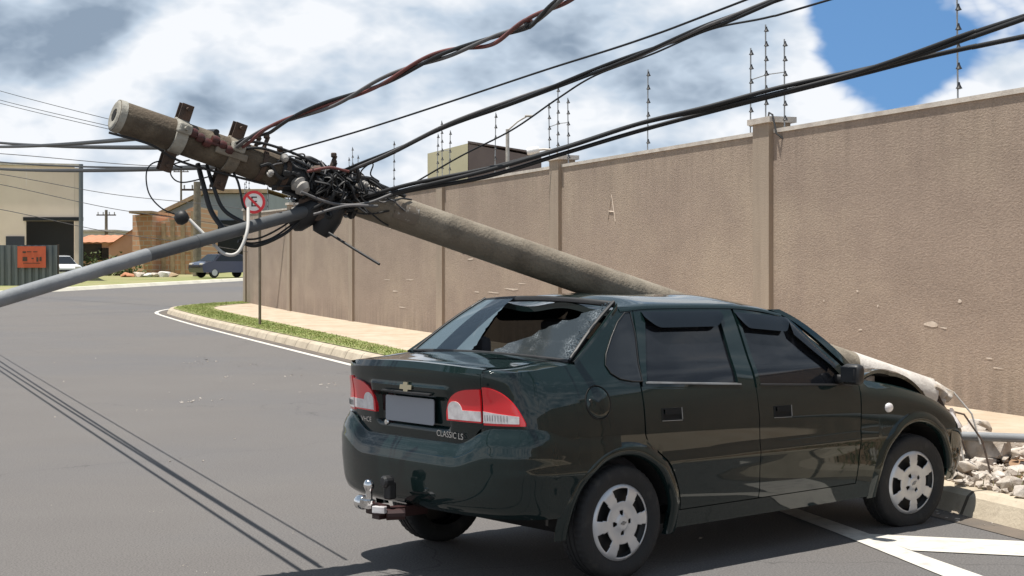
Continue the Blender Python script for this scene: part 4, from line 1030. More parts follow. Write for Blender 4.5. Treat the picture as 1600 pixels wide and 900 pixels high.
# two clamps with steel tabs above and below
for t, ca_ in ((.098, 82), (.186, 80)):
    m = MB(); m.lathe([(pole_r(t)+.001, t*PL-.032), (pole_r(t)+.010, t*PL-.030), (pole_r(t)+.010, t*PL+.030), (pole_r(t+.01)+.001, t*PL+.032)], Matrix.Translation(PA) @ PM, 40); cl = m.build('clamp', M_CONCEND if t < .1 else M_CONC, pole, smooth=30)
    for an, ln, dz in ((ca_, .085, 0), (ca_+182, .10, -.005)):
        d = side_v*math.cos(R(an))+up_v*math.sin(R(an)); c_ = pole_pt(t)+d*(pole_r(t)+ln/2)+ax*(-.01 if an > 150 else .0); Mt = Matrix((ax, d.cross(ax), d)).transposed()
        m = MB(); m.rbox(c_+d.cross(ax)*.025, (.062, .008, ln), .002, Mt); m.rbox(c_-d.cross(ax)*.025, (.062, .008, ln), .002, Mt); m.rbox(c_+ax*.029, (.006, .05, ln), .002, Mt)
        m.tube([c_-d.cross(ax)*.05+d*.02, c_+d.cross(ax)*.05+d*.02], .009, 8); m.build('tab', M_RUST, cl)
    q = frame(t, 20, .014); m = MB(); m.rbox(q, (.05, .05, .07), .01, PM.to_3x3()); m.tube([q-side_v*.02, q+side_v*.05], .012, 8); m.build('bolt', M_CONCEND, cl)
m = MB()
for k in range(6):
    q = frame(.112+.012*k, 18-8*(k % 3), .012); m.lathe([(0, -.02), (.02, -.018), (.024, 0), (.02, .018), (0, .02)], Matrix.Translation(q) @ PM, 10)
m.tube([frame(.10, 14, .012), frame(.13, 6, .02), frame(.18, 4, .016)], .009, 6); m.build('insulator_row', M_REDRUST, pole, smooth=40)
m = MB(); m.rbox(frame(.178, -6, .012), (.02, .035, .17), .006, PM.to_3x3()); m.rbox(frame(.19, 25, .012), (.04, .06, .05), .01, PM.to_3x3()); m.build('steel_strap', M_CONC, pole)
# darker, dirty wrapped section with strapping and stencil patch
for t in (.235, .275, .33, .395):
    m = MB(); m.lathe([(pole_r(t)+.002, t*PL-.014), (pole_r(t)+.009, t*PL-.012), (pole_r(t)+.009, t*PL+.012), (pole_r(t)+.002, t*PL+.014)], Matrix.Translation(PA) @ PM, 36); m.build('steel_band', M_RUST, pole, smooth=30)
m = MB(); rows = [[frame(t, a, .003) for a in np.linspace(15, 80, 9)] for t in np.linspace(.398, .438, 5)]; m.grid(rows); m.build('paint_patch', M_POLEWHITE, pole, smooth=60)
q = frame(.418, 44, .006); d = (q-pole_pt(.418)); d = (d-ax*d.dot(ax)).normalized(); Mt = Matrix((ax, d.cross(ax), d)).transposed().to_4x4(); Mt.translation = q
text('stencil', 'BR', .075, Mt, M_BLACKTRIM, pole, .0005)
m = MB(); rows = [[frame(t, a, .004) for a in np.linspace(-30, 30, 7)] for t in np.linspace(.468, .512, 5)]; m.grid(rows); m.build('rust_stain', mat('rust_stain', (.19, .155, .12), .9, var=(.42, .40, .37), scale=22, v1=(.56, .64)), pole, smooth=60)
# knot of cable, clamps and insulators
KN = random.Random(21)
def knot_loop(t, spread, rad, thick, n=14):
    c = pole_pt(t+KN.uniform(-spread, spread)); a0 = KN.uniform(0, 360); P = []; tl = KN.uniform(-.10, .10)
    for k in range(n):
        a = a0+KN.uniform(180, 330)*k/n; rr_ = pole_r(t)*KN.uniform(1.0, 1.12)+rad*abs(math.sin(k/n*math.pi))
        P.append(c+(side_v*math.cos(R(a))+up_v*math.sin(R(a)))*rr_+ax*(tl*k/n+KN.uniform(-.012, .012)))
    return P
m = MB()
for k in range(15): m.tube(knot_loop(.352, .05, KN.uniform(0, .03), 0), KN.choice([.005, .007, .010]), 6)
def along(t0, t1, rmax, n=9):
    a = KN.uniform(-100, 110); P = []
    for k in range(n):
        t = lerp(t0, t1, k/(n-1)); a += KN.uniform(-24, 24); P.append(frame(t, a, .008+rmax*math.sin(math.pi*k/(n-1))*KN.uniform(.5, 1)))
    return P
for k in range(14): t = KN.uniform(.215, .33); m.tube(bez(along(t, t+KN.uniform(.06, .20), KN.uniform(.01, .05)), 4), KN.choice([.005, .007, .010, .012]), 6)
for k in range(16):      # tight snarl at the arm
    c = frame(KN.uniform(.325, .39), KN.uniform(-70, 30), .03); P = [c]
    for j in range(6): P.append(P[-1]*.6+c*.4+Vector((KN.uniform(-.09, .09), KN.uniform(-.05, .03), KN.uniform(-.08, .08))))
    m.tube(bez(P, 5), KN.choice([.004, .006, .009]), 6)
m.build('cable_tangle', M_CABLE, pole, smooth=60)
m = MB()
for k in range(4): m.tube(knot_loop(.35, .05, KN.uniform(.01, .04), 0), .0045, 6)
for k in range(9): t = KN.uniform(.24, .38); m.tube(bez(along(t, t+KN.uniform(.06, .14), KN.uniform(.01, .04)), 4), .0045, 6)
m.build('grey_wire_loops', M_CABLEGREY, pole, smooth=60)
m = MB(); rows = [[frame(t, a, .002+.006*math.sin(40*t+a*.05)**2) for a in np.linspace(-150, 110, 40)] for t in np.linspace(.265, .385, 20)]; m.grid(rows); m.build('rubber_wrap', M_CABLE, pole, smooth=60)
for k in range(10):
    t = KN.uniform(.26, .40); q = frame(t, KN.uniform(-60, 80), KN.uniform(.005, .04)); s_ = KN.uniform(.02, .045); m = MB(); m.rbox(q, (s_, s_*KN.uniform(.5, 1), s_*KN.uniform(.8, 1.6)), .008, Matrix.Rotation(KN.uniform(0, 3), 3, (KN.random(), KN.random(), 1))); m.build('cable_clamp', KN.choice([M_RUST, M_CABLE, M_CABLE]), pole)
for t, a, s_ in ((.300, -28, .045), (.262, 30, .022), (.372, -50, .034), (.355, 40, .02), (.39, 20, .022), (.365, -10, .02), (.405, 35, .02), (.245, -20, .018)):
    q = frame(t, a, .03); m = MB(); m.lathe([(0, -s_), (s_*.7, -s_), (s_, -s_*.5), (s_*.75, -s_*.15), (s_*.95, .2*s_), (s_*.6, s_*.8), (0, s_)], Matrix.Translation(q) @ Matrix.Rotation(KN.uniform(0, 3), 4, (1, KN.random(), KN.random())), 14); m.build('insulator', M_PORC, pole, smooth=40)
for t, a, sx in ((.362, -62, .075), (.328, -75, .07)):
    q = frame(t, a, .085); m = MB(); m.lathe([(0, -.10), (.04, -.10), (.060, -.07), (.066, 0), (.055, .06), (.03, .09), (0, .10)], Matrix.Translation(q) @ Matrix.Rotation(R(30 if t > .35 else 55), 4, 'Y'), 18); m.build('splice_box', M_CABLE, pole, smooth=50)
# upright pins and small fittings on top of the pole
for t, a, l in ((.222, 88, .05), (.236, 92, .07), (.262, 90, .03), (.312, 92, .02), (.352, 88, .09), (.358, 95, .06), (.395, 86, .055), (.40, 92, .05), (.43, 86, .03)):
    q = frame(t, a); d = side_v*math.cos(R(a))+up_v*math.sin(R(a)); m = MB(); m.tube([q, q+d*l+ax*.01], .011, 6); m.rbox(q+d*l, (.028, .03, .026), .006); m.build('top_pin', M_RUST, pole)
# street-lamp arm, clamped on and reaching out to the left
LA0 = frame(.335, -60, .02)-Vector((0, 0, .04)); LA1 = pt(226, 400, 7.05); LA2 = pt(0, 468, 6.45); dirL = (LA2-LA1)
arm = empty('lamp_arm', LA0, 0, 'long grey tubular street lamp arm sloping down left from the fallen pole', 'lamp arm')
def inarm(p): return p-LA0
m = MB(); m.tube([inarm(LA0), inarm(LA0.lerp(LA1, .5)), inarm(LA1)], .031, 20); m.tube([inarm(LA0.lerp(LA1, .695)), inarm(LA0.lerp(LA1, .72))], .0325, 20); m.build('inner_tube', M_ARMSHADE, arm, smooth=40)
m = MB(); m.tube([inarm(LA1-dirL*.02), inarm(LA2), inarm(LA2+dirL*1.6)], .0325, 22); m.build('outer_tube', M_ARM, arm, smooth=40)
e_ = LA2+dirL*1.6; m = MB(); m.rbox(inarm(e_+dirL.normalized()*.25), (.6, .22, .12), .05, Matrix.Rotation(math.atan2(dirL.y, dirL.x), 3, 'Z')); m.build('lamp_head', M_ARM, arm, smooth=40)
m = MB(); m.rbox(inarm(LA0), (.16, .10, .13), .02); m.build('mounting_bracket', M_RUST, arm)

# ------------------------------------------------------------------ cables
def cable(P, r, mt, label, name='cable', cat='cable', group=None, n=20):
    m = MB(); m.tube(bez(P, n), r, 8); return tag(m.build(name, mt, smooth=60), label, cat, group)
GA = 'cables strung up from the fallen pole to the right'
def up_path(pix, Y0, Y1, ext=4.5, rise=1.0):
    """measured points of a hanging cable, nearer to the viewer towards its far end, then on out of view"""
    n = len(pix); P = [pt(x, y, lerp(Y0, Y1, i/(n-1))) for i, (x, y) in enumerate(pix)]
    d = P[-1]-P[-2]; d = d.normalized(); P += [P[-1]+d*ext*.5+Vector((0, 0, .02)), P[-1]+d*ext+Vector((0, 0, .12*rise)), P[-1]+d*ext*3+Vector((0, 0, 1.4*rise))]; return P
def twisted(P, r, R_, mats, turns, label, name='twisted_cable', group=None, strands=3):
    o = empty(name, P[0], 0, label, 'cable', group); C_ = bez(P, 40); L_ = [0]
    for i in range(1, len(C_)): L_.append(L_[-1]+(C_[i]-C_[i-1]).length)
    for s in range(strands):
        pts = []
        for i, c in enumerate(C_):
            T = (C_[min(i+1, len(C_)-1)]-C_[max(i-1, 0)]).normalized(); a = T.cross(Vector((0, 0, 1))).normalized(); b = a.cross(T)
            an = 2*math.pi*(L_[i]*turns+s/strands)+.9*math.sin(L_[i]*2.1+s); pts.append(c+(a*math.cos(an)+b*math.sin(an))*R_*(1+.25*math.sin(L_[i]*3+s*2))-P[0])
        m = MB(); m.tube(pts, r, 8); m.build('strand', mats[s % len(mats)], o, smooth=60)
    return o
twisted(up_path([(360, 236), (400, 212), (440, 193), (520, 160), (600, 127), (680, 90), (760, 66), (820, 38), (870, 8)], 7.65, 5.5), .0085, .013, [M_CABLE, M_CABLERED, M_CABLEGREY], 1.15, 'thick twisted cable of red grey and black strands rising right', group=GA)
cable(up_path([(438, 240), (560, 205), (700, 160), (850, 110), (1000, 62), (1165, 0)], 7.75, 5.6), .0046, M_CABLE, 'thin single black cable just below the thick twisted cable', group=GA)
twisted(up_path([(520, 275), (600, 243), (700, 195), (800, 160), (900, 123), (1000, 85), (1100, 45), (1215, 0)], 7.9, 5.7), .0075, .0085, [M_CABLE, M_CABLE, M_CABLEGREY], .5, 'double black cable bundle above the wall pillars, third up', 'cable_bundle', GA)
cable(up_path([(640, 290), (720, 244), (800, 203), (870, 155), (930, 118), (1020, 84), (1110, 46), (1200, 27), (1295, 0)], 7.95, 5.8), .0045, M_CABLE, 'thin black cable that splits below the double bundle', group=GA)
twisted(up_path([(560, 312), (640, 292), (760, 265), (880, 230), (1000, 192), (1120, 166), (1240, 135), (1360, 105), (1440, 82), (1520, 54), (1600, 27)], 7.95, 6.0), .0105, .010, [M_CABLE, M_CABLE], .35, 'thick low black cable bundle crossing in front of the wall top', 'cable_bundle', GA, 2)
cable(up_path([(560, 318), (640, 298), (760, 276), (880, 240), (1000, 204), (1120, 172), (1240, 142), (1360, 112), (1440, 91), (1520, 73), (1600, 57)], 7.97, 6.05), .0105, M_CABLE, 'lowest black cable, forking from the thick bundle at right', group=GA)
# to the left, towards the next pole far down the road
GL = 'cables running away to the left'
def left_path(P, ext=.8, up=1.2):
    A, B = P[-2], P[-1]; d = B-A; return P+[B+d*ext*.5+Vector((0, 0, up*.4)), B+d*ext+Vector((0, 0, up))]
def straight(P, n=1): return P
def straight_run(att, p0, Y0, p1, Y1, sag=.05):
    A, B = pt(*p0, Y0), pt(*p1, Y1); P = [A-(B-A)*(.034 if att is not None else 0)]
    for k in range(13): P.append(A.lerp(B, k/12)-Vector((0, 0, sag*4*(k/12)*(1-k/12))))
    d = B-A; return P+[B+d*.25+Vector((0, 0, .12)), B+d*.6+Vector((0, 0, .5)), B+d*1.2+Vector((0, 0, 2))]
cable(straight_run(pt(395, 246, 8.05), (320, 230), 8.40, (-70, 214), 24), .0145, M_CABLE, 'upper black cable running left behind the pole top', group=GL, n=4)
cable(straight_run(pt(390, 240, 8.0), (300, 208), 8.06, (-78, 226), 22.7), .0145, M_CABLE, 'second black cable running left, crossing the upper one', group=GL, n=4)
cable(straight_run(pt(420, 275, 8.05), (330, 261), 8.32, (-72, 257), 24), .0145, M_CABLE, 'long straight black cable running left over the warehouse roof', group=GL, n=4)
cable(straight_run(pt(440, 270, 8.2), (370, 262), 8.55, (-55, 246), 25), .008, M_CABLE, 'thin black wire running left between the thick cables', 'wire', 'wire', GL, n=4)
for (y0, y1, lb) in ((188, 134, 'topmost thin wire against clouds at upper left'), (193, 149, 'middle thin wire of three at upper left'), (198, 154, 'lowest thin wire of three at upper left')):
    A, B = pt(-30, y1, 62), pt(430, y0+58, 46); d = B-A; cable([A-d*.6, A-d*.3]+[A.lerp(B, k/6)-Vector((0, 0, .3*(k/6)*(1-k/6))) for k in range(7)], .011, M_CABLE, lb, 'wire', 'wire', GL, n=4)
cable([pt(170, 207, 7.3), pt(235, 226, 7.38), pt(290, 255, 7.5), frame(.25, -70, .01)], .006, M_CABLE, 'thin dark wire drooping under the pole top', 'wire', 'wire')
for i, (a, b, w, lb) in enumerate((((0, 240), (420, 262), 40, 'thin distant wire just under the low clouds'), ((0, 288), (330, 348), 45, 'thin distant wire sagging across the beige warehouse front'), ((0, 272), (330, 320), 45, 'thin distant wire crossing the top of the beige warehouse'), ((0, 327), (330, 384), 45, 'lowest distant wire running behind the lamp arm'))):
    A, B = pt(*a, w), pt(*b, w+6); d = B-A; cable([A-d*.5, A, A.lerp(B, .5)-Vector((0, 0, .12)), B, B+d*.4], .010, M_CABLEGREY, lb, 'wire', 'wire', 'thin distant wires at left', 10)
# loose loops hanging at the tangle
cable([pt(309, 256, 7.66), pt(318, 290, 7.62), pt(330, 330, 7.6), pt(352, 362, 7.55)], .013, M_CABLE, 'thick black cable hanging down left of the road sign', 'hanging_cable', 'cable', 'loose ends hanging at the tangle')
cable([pt(323, 258, 7.68), pt(333, 290, 7.62), pt(350, 328, 7.6), pt(388, 352, 7.55)], .010, M_CABLE, 'black cable curving down onto the lamp arm', 'hanging_cable', 'cable', 'loose ends hanging at the tangle')
cable([pt(360, 262, 7.66), pt(372, 285, 7.62), pt(380, 320, 7.6), pt(388, 330, 7.62)], .006, M_CABLE, 'short thin black tail hanging beside the sign', 'hanging_cable', 'cable', 'loose ends hanging at the tangle')
cable([pt(388, 325, 7.5), pt(386, 362, 7.42), pt(372, 394, 7.38), pt(350, 396, 7.36), pt(325, 372, 7.38), pt(296, 343, 7.4)], .0085, M_CABLEWHITE, 'white cable drooping in a loop under the lamp arm', 'white_cable')
cable([pt(285, 262, 7.55), pt(250, 252, 7.5), pt(230, 265, 7.45), pt(232, 300, 7.42), pt(252, 325, 7.4), pt(282, 338, 7.4)], .0035, M_CABLE, 'thin black wire looping round to the black ball end', 'wire', 'wire')
cable([pt(296, 250, 7.55), pt(270, 258, 7.5), pt(268, 275, 7.5), pt(286, 285, 7.52), pt(330, 275, 7.6), pt(372, 262, 7.65)], .0035, M_CABLE, 'small thin wire loop under the second clamp', 'wire', 'wire')
m = MB(); m.lathe([(0, -.034), (.02, -.032), (.033, -.015), (.034, .012), (.022, .030), (0, .034)], Matrix.Translation(pt(284, 340, 7.4)) @ Matrix.Rotation(R(60), 4, 'Y'), 16); tag(m.build('cable_terminal', M_CABLE, smooth=50), 'round black cable terminal hanging above the lamp arm', 'cable terminal')
for i, (P, r, lb) in enumerate((([(372, 377), (400, 384), (440, 368), (470, 345)], .0085, 'lowest black cable loop bulging below the tangle'), ([(376, 374), (405, 372), (440, 355), (466, 335)], .005, 'thin black cable loop inside the larger one under the tangle'), ([(372, 376), (395, 380), (425, 372), (455, 352)], .005, 'middle black cable loop under the tangle'))):
    cable([pt(x, y, 7.6+.06*k) for k, (x, y) in enumerate(P)], r, M_CABLE, lb, 'cable_loop', 'cable', 'black loops bulging under the tangle')
cable([pt(514, 364, 7.7), pt(552, 388, 7.62), pt(593, 413, 7.55)], .007, M_CABLE, 'straight black rod end sticking out below the tangle', 'cable_end')
for i, (P, mt, lb) in enumerate((([(360, 226), (400, 222), (450, 236), (500, 258)], M_CABLE, 'upper black jumper lying along the pole top'), ([(365, 234), (410, 232), (460, 250), (510, 275)], M_CABLE, 'lower black jumper lying along the pole top'), ([(480, 268), (515, 262), (545, 268)], M_CABLERED, 'short red cable tail above the tangle'), ([(470, 300), (520, 318), (570, 318), (620, 300)], M_CABLEGREY, 'grey cable end wrapped from the low bundle'), ([(490, 335), (540, 322), (590, 322)], M_CABLEGREY, 'short grey cable from the splice box to the pole'))):
    cable([pt(x, y, 7.58+.08*k) for k, (x, y) in enumerate(P)], .007, mt, lb, 'jumper_cable', 'cable', 'short jumper cables on the tangle')

# ------------------------------------------------------------------ sign, rubble, pipe and bits on the ground
sp = pt(406, 507, 36); sign = empty('road_sign', (sp.x, sp.y, terr(sp.y)+.15), 0, 'round red and white no-parking sign on a thin post in the verge', 'road sign')
m = MB(); m.tube([(0, 0, -.1), (0, 0, 3.0)], .034, 10); m.build('post', M_POST, sign, smooth=40)
SM = Matrix.Translation((-.13, -.05, 2.88)) @ Matrix.Rotation(R(90), 4, 'X')
m = MB(); m.lathe([(.001, 0), (.27, 0), (.27, .01), (.001, .01)], SM, 40); pl = m.build('plate', M_SIGNW, sign)
m = MB(); m.lathe([(.205, .011), (.27, .011), (.27, .014), (.205, .014)], SM, 40, close=True); m.build('red_ring', M_SIGNR, pl)
m = MB(); m.box((0, 0, 0), (.44, .055, .004), Matrix.Rotation(R(-45), 3, 'Z')); m.v = [tuple(SM @ (Vector(p)+Vector((0, 0, .019)))) for p in m.v]; m.build('slash', M_SIGNR, pl)
text('letter', 'E', .34, SM @ Matrix.Translation((0, 0, .013)), M_SIGNK, pl, .001)

def rock(c, s, seed, flat=.7):
    rr_ = random.Random(seed); bm = bmesh.new(); k = 16 if s > .05 else 9
    for _ in range(k):
        d = Vector((rr_.gauss(0, 1), rr_.gauss(0, 1), rr_.gauss(0, 1))).normalized()*rr_.uniform(.65, 1.05); bm.verts.new((d.x*1.1, d.y*.8, d.z))
    bmesh.ops.convex_hull(bm, input=bm.verts[:]); bmesh.ops.delete(bm, geom=[v for v in bm.verts if not v.link_faces], context='VERTS')
    if s > .05: bmesh.ops.bevel(bm, geom=bm.edges[:], offset=.05, segments=1, affect='EDGES')
    bm.verts.index_update(); M_ = Matrix.Rotation(rr_.uniform(0, 6.3), 3, 'Z'); V = []
    for v in bm.verts:
        q = M_ @ v.co; V.append(Vector((q.x*s, q.y*s, q.z*s*flat))+Vector(c))
    F = [[v.index for v in f.verts] for f in bm.faces]; bm.free(); return V, F
def put_rocks(name, items, mt, labels, cat, group):
    for i, (c, s, fl) in enumerate(items):
        m = MB(); V, F = rock((0, 0, 0), s, 100+i+int(s*1000), fl); m.add(V, F); o = m.build(name, mt, smooth=25)
        zmin = min(v[2] for v in V); o.location = (c[0], c[1], c[2]-zmin-.012*(s > .05)+.8*mound(c[0], c[1])); tag(o, labels[i] if i < len(labels) else labels[-1], cat, group)
def mound(x, y):
    p = Vector((x, y, 0)); d = (W0-p).dot(NW); t = (p-W0).dot(U); u = (3.22-d)/1.12; v = (t+6.4)/4.0
    if not (0 < u < 1 and 0 < v < 1): return 0
    return (math.sin(math.pi*u)*math.sin(math.pi*v))**.7*(.12+.03*math.sin(9*u+3*v)+.03*math.sin(23*v+5*u)+.015*math.sin(31*u+17*v))
def gpz(px, py, z): Y = FOC*(CAM_H-z)/(py-HOR); return Vector(((px-800)/FOC*Y, Y, z))
big = [(gpz(1542, 735, .17), .20, .9), (gpz(1508, 745, .17), .10, .6), (gpz(1592, 728, .17), .10, .6), (gpz(1512, 705, .17), .17, .9), (gpz(1568, 705, .17), .12, .8), (gpz(1528, 690, .17), .12, .9), (gpz(1497, 757, .16), .07, .5)]
put_rocks('concrete_chunk', big, M_RUBBLE, ['largest broken concrete chunk beside the front wheel', 'angular concrete chunk in front of the largest one', 'low concrete chunk at the right picture edge', 'concrete chunk tucked against the car nose', 'concrete chunk below the grey pipe', 'rear concrete chunk under the loose bars', 'small concrete chunk on the kerb behind the tyre'], 'concrete chunk', 'broken concrete beside the car nose')
m = MB(); rr_ = random.Random(31)
for k in range(1500):
    p = gpz(rr_.gauss(1522, 26) if k % 3 else rr_.uniform(1485, 1700), rr_.uniform(695, 790), .15); s_ = rr_.uniform(.008, .05) if rr_.random() < .82 else rr_.uniform(.05, .10)*(.6 if rr_.random() < .6 else 1)
    q = (p-W0).dot(NW)
    if not -3.3 < q < -.2: continue
    V, F = rock(p+Vector((0, 0, s_*.3+mound(p.x, p.y))), s_, k, .7); m.add(V, F)
tag(m.build('rubble', M_RUBBLE), 'fine concrete rubble scattered on the pavement by the car nose', 'rubble', kind='stuff')
# disturbed earth mound and weeds
m = MB(); rows = []
for i in range(25):
    row = []
    for j in range(31):
        u, v = i/24, j/30; P = line_at(lerp(3.23, 2.09, u), lerp(-6.42, -2.38, v)); row.append(Vector((P.x, P.y, .138+mound(P.x, P.y))))
    rows.append(row)
m.grid(rows); tag(m.build('earth_mound', M_EARTH, smooth=50), kind='structure')
m = MB(); rg = random.Random(5)
for k in range(1500):
    if k % 3: P = line_at(rg.uniform(2.3, 3.26), rg.uniform(-9.5, -3.9))
    else: P = line_at(rg.gauss(3.1, .12), rg.gauss(-4.6, .4))
    u = (3.0-(W0-P).dot(NW)) / 1.1
    p = Vector((P.x, P.y, .142+mound(P.x, P.y))); an = rg.uniform(0, 6.28); w = rg.uniform(.003, .007); hh = rg.uniform(.03, .12); d = Vector((math.cos(an), math.sin(an), 0)); l = Vector((rg.uniform(-.05, .05), rg.uniform(-.05, .05), hh)); m.add([p-d*w, p+d*w, p+l], [(0, 1, 2)])
tag(m.build('weeds', mat('weed_blade', (.13, .16, .045), .85, var=(.28, .23, .12), scale=3), recalc=False), 'straggly weeds on the disturbed earth by the kerb', 'weeds', kind='stuff')
A, B = pt(1496, 681, 10.4), pt(1640, 686, 9.9); m = MB(); m.tube([A-(B-A)*.8, A, B, B+(B-A)*3], .030, 14); m.v = [(x, y, max(z, .16)) for x, y, z in m.v]; tag(m.build('fallen_pipe', M_ARM, smooth=40), 'grey metal pipe lying on the pavement beyond the rubble', 'pipe')
# bits on the road
lab = ['pale chip cluster on the road near the far kerb line', 'bright white chip on the open road left of the car', 'small pale chip close to the car tail light', 'pale sliver between the tail light and white line', 'tiny pale chip in the middle of the road']
its = [(gp(318, 567), .10), (gp(308, 566), .05), (gp(312, 624), .075), (gp(300, 627), .05), (gp(390, 572), .05), (gp(358, 591), .05), (gp(456, 587), .05), (gp(505, 602), .06), (gp(520, 600), .03), (gp(224, 641), .03), (gp(418, 568), .03), (gp(475, 613), .03), (gp(415, 610), .02), (gp(240, 800), .012), (gp(318, 897), .014), (gp(286, 885), .012), (gp(465, 833), .014), (gp(1478, 806), .05), (gp(1500, 808), .03), (gp(1455, 806), .04), (gp(1560, 820), .03)]
m = MB(); rr_ = random.Random(77)
for (x, y), s_ in its:
    for k in range(7):
        q = Vector((x+rr_.gauss(0, s_*1.6), y+rr_.gauss(0, s_*3.2), .006)); ss = s_*rr_.uniform(.12, .5); V, F = rock(q, ss, rr_.randint(0, 9999), .25); m.add(V, F)
for k in range(70):
    x, y = rr_.uniform(-9, 2.5), rr_.uniform(7.6, 34); ss = rr_.uniform(.004, .016); V, F = rock((x, y, .004), ss, k, .4); m.add(V, F)
tag(m.build('road_debris', M_RUBBLE), 'pale chips of concrete scattered over the road', 'debris', kind='stuff')

# ------------------------------------------------------------------ beyond the corner: buildings, cars, poles
def wpt(px, py, Y): return pt(px, py, Y)
def facade(px0, px1, py_top, Y0, Y1=None, depth=14, base=None):
    """front face from px0 to px1 at distances Y0, Y1: returns corner points (front left, front right, back right, back left), base z, top z"""
    Y1 = Y1 or Y0; a, b = pt(px0, py_top, Y0), pt(px1, py_top, Y1); h = (b-a); h.z = 0; h.normalize(); n = Vector((-h.y, h.x, 0)); base = terr(Y0)-.1 if base is None else base
    return a, b, n, base
def block(mb, a, b, n, depth, z0, z1, z1b=None):
    z1b = z1 if z1b is None else z1b; P = [Vector((p.x, p.y, z)) for p, z in ((a, z0), (b, z0), (b+n*depth, z0), (a+n*depth, z0))]+[Vector((a.x, a.y, z1)), Vector((b.x, b.y, z1b)), Vector(((b+n*depth).x, (b+n*depth).y, z1b)), Vector(((a+n*depth).x, (a+n*depth).y, z1))]
    mb.add(P, [(0, 3, 2, 1), (4, 5, 6, 7), (0, 1, 5, 4), (1, 2, 6, 5), (2, 3, 7, 6), (3, 0, 4, 7)])
# beige warehouse
wh = empty('warehouse', (0, 0, 0), 0, 'large plain beige warehouse with a wide dark doorway at far left', 'warehouse')
Yw = 84; a, b = pt(-330, 250, Yw), pt(127, 261, Yw); z0 = terr(Yw)-.2; d0, d1 = pt(41, 345, Yw), pt(126, 345, Yw); n = Vector((-.30, .954, 0)); gz = terr(Yw)+.1
m = MB(); block(m, a, Vector((d0.x, Yw, 0)), n, .4, z0, a.z, pt(41, 259, Yw).z); block(m, Vector((d0.x+.005, Yw, 0)), b-Vector((.36, 0, 0)), n, .4, d0.z, pt(41, 259, Yw).z, b.z)
block(m, b-Vector((.35, 0, 0)), b, n, 25, z0, b.z-.05); block(m, a+n*22, b-Vector((.4, 0, 0))+n*22, n, .4, z0, a.z, b.z); wb = m.build('wall', M_BEIGE, wh)
m = MB(); block(m, a+Vector((0, -.1, 0)), b+Vector((.1, -.1, 0)), n, .55, a.z+.005, a.z+.16, b.z+.16); m.v = [(x, y, z if i % 8 >= 4 else (a.z if i % 8 in (0, 3) else b.z)+.005) for i, (x, y, z) in enumerate(m.v)]; m.build('parapet', M_COPE, wh)
m = MB(); block(m, Vector((d0.x-1.5, Yw+1.6, 0)), Vector((d1.x-.62, Yw+1.6, 0)), n, .2, z0, d0.z+.2); m.build('doorway', M_DARKDOOR, wh)
m = MB(); m.box(((d0.x+d1.x)/2, Yw-.03, d0.z+.1), (d1.x-d0.x+.3, .1, .2)); m.build('lintel', M_DARKDOOR, wh)
m = MB(); m.tube([(b.x+.02, Yw-.12, z0), (b.x+.02, Yw-.12, b.z+.15)], .12, 8); m.build('downpipe', M_CORR, wh)
w0 = pt(24, 377, Yw); m = MB(); m.box((w0.x, Yw-.02, w0.z), (1.0, .08, .55)); m.build('window', M_GLASSDK, wh)
# corrugated site fence with board
fy = 74; fA, fB = pt(-260, 384, fy), pt(90, 383, fy); zb = terr(fy)+.05
cf = empty('corrugated_fence', (fB.x, fy, zb), 0, 'grey corrugated metal fence in front of the beige warehouse', 'fence')
rows = [[], []]; k = int((fB.x-fA.x)/.055)
for i in range(k+1):
    x = lerp(fA.x-fB.x, 0, i/k); y = .045*(1 if (i % 6) < 3 else -1); rows[0].append(Vector((x, y, -.1))); rows[1].append(Vector((x, y, fB.z-zb)))
m = MB(); m.grid(rows); m.build('sheet', M_CORR, cf)
m = MB(); 
for x in (-.02, -3.4, -6.8): m.box((x, .12, (fB.z-zb)/2), (.08, .1, fB.z-zb+.1))
m.build('post', M_RUST, cf)
bd = pt(49.5, 401.5, fy-.2); m = MB(); m.box((0, 0, 0), (1.36, .03, 1.03)); bo = m.build('notice_board', M_ORANGE); bo.location = bd; tag(bo, 'orange notice board with dark lettering hung on the corrugated fence', 'notice board')
for x, z, w, h in ((-.35, .23, .16, .09), (-.12, .25, .22, .04), (.18, .25, .2, .04), (-.32, -.10, .22, .20), (.05, -.07, .10, .06), (.28, -.12, .10, .22), (.43, -.10, .10, .20), (.0, -.30, .8, .03)): m = MB(); m.box((x, -.02, z), (w, .012, h)); m.build('board_lettering', M_RUST, bo)
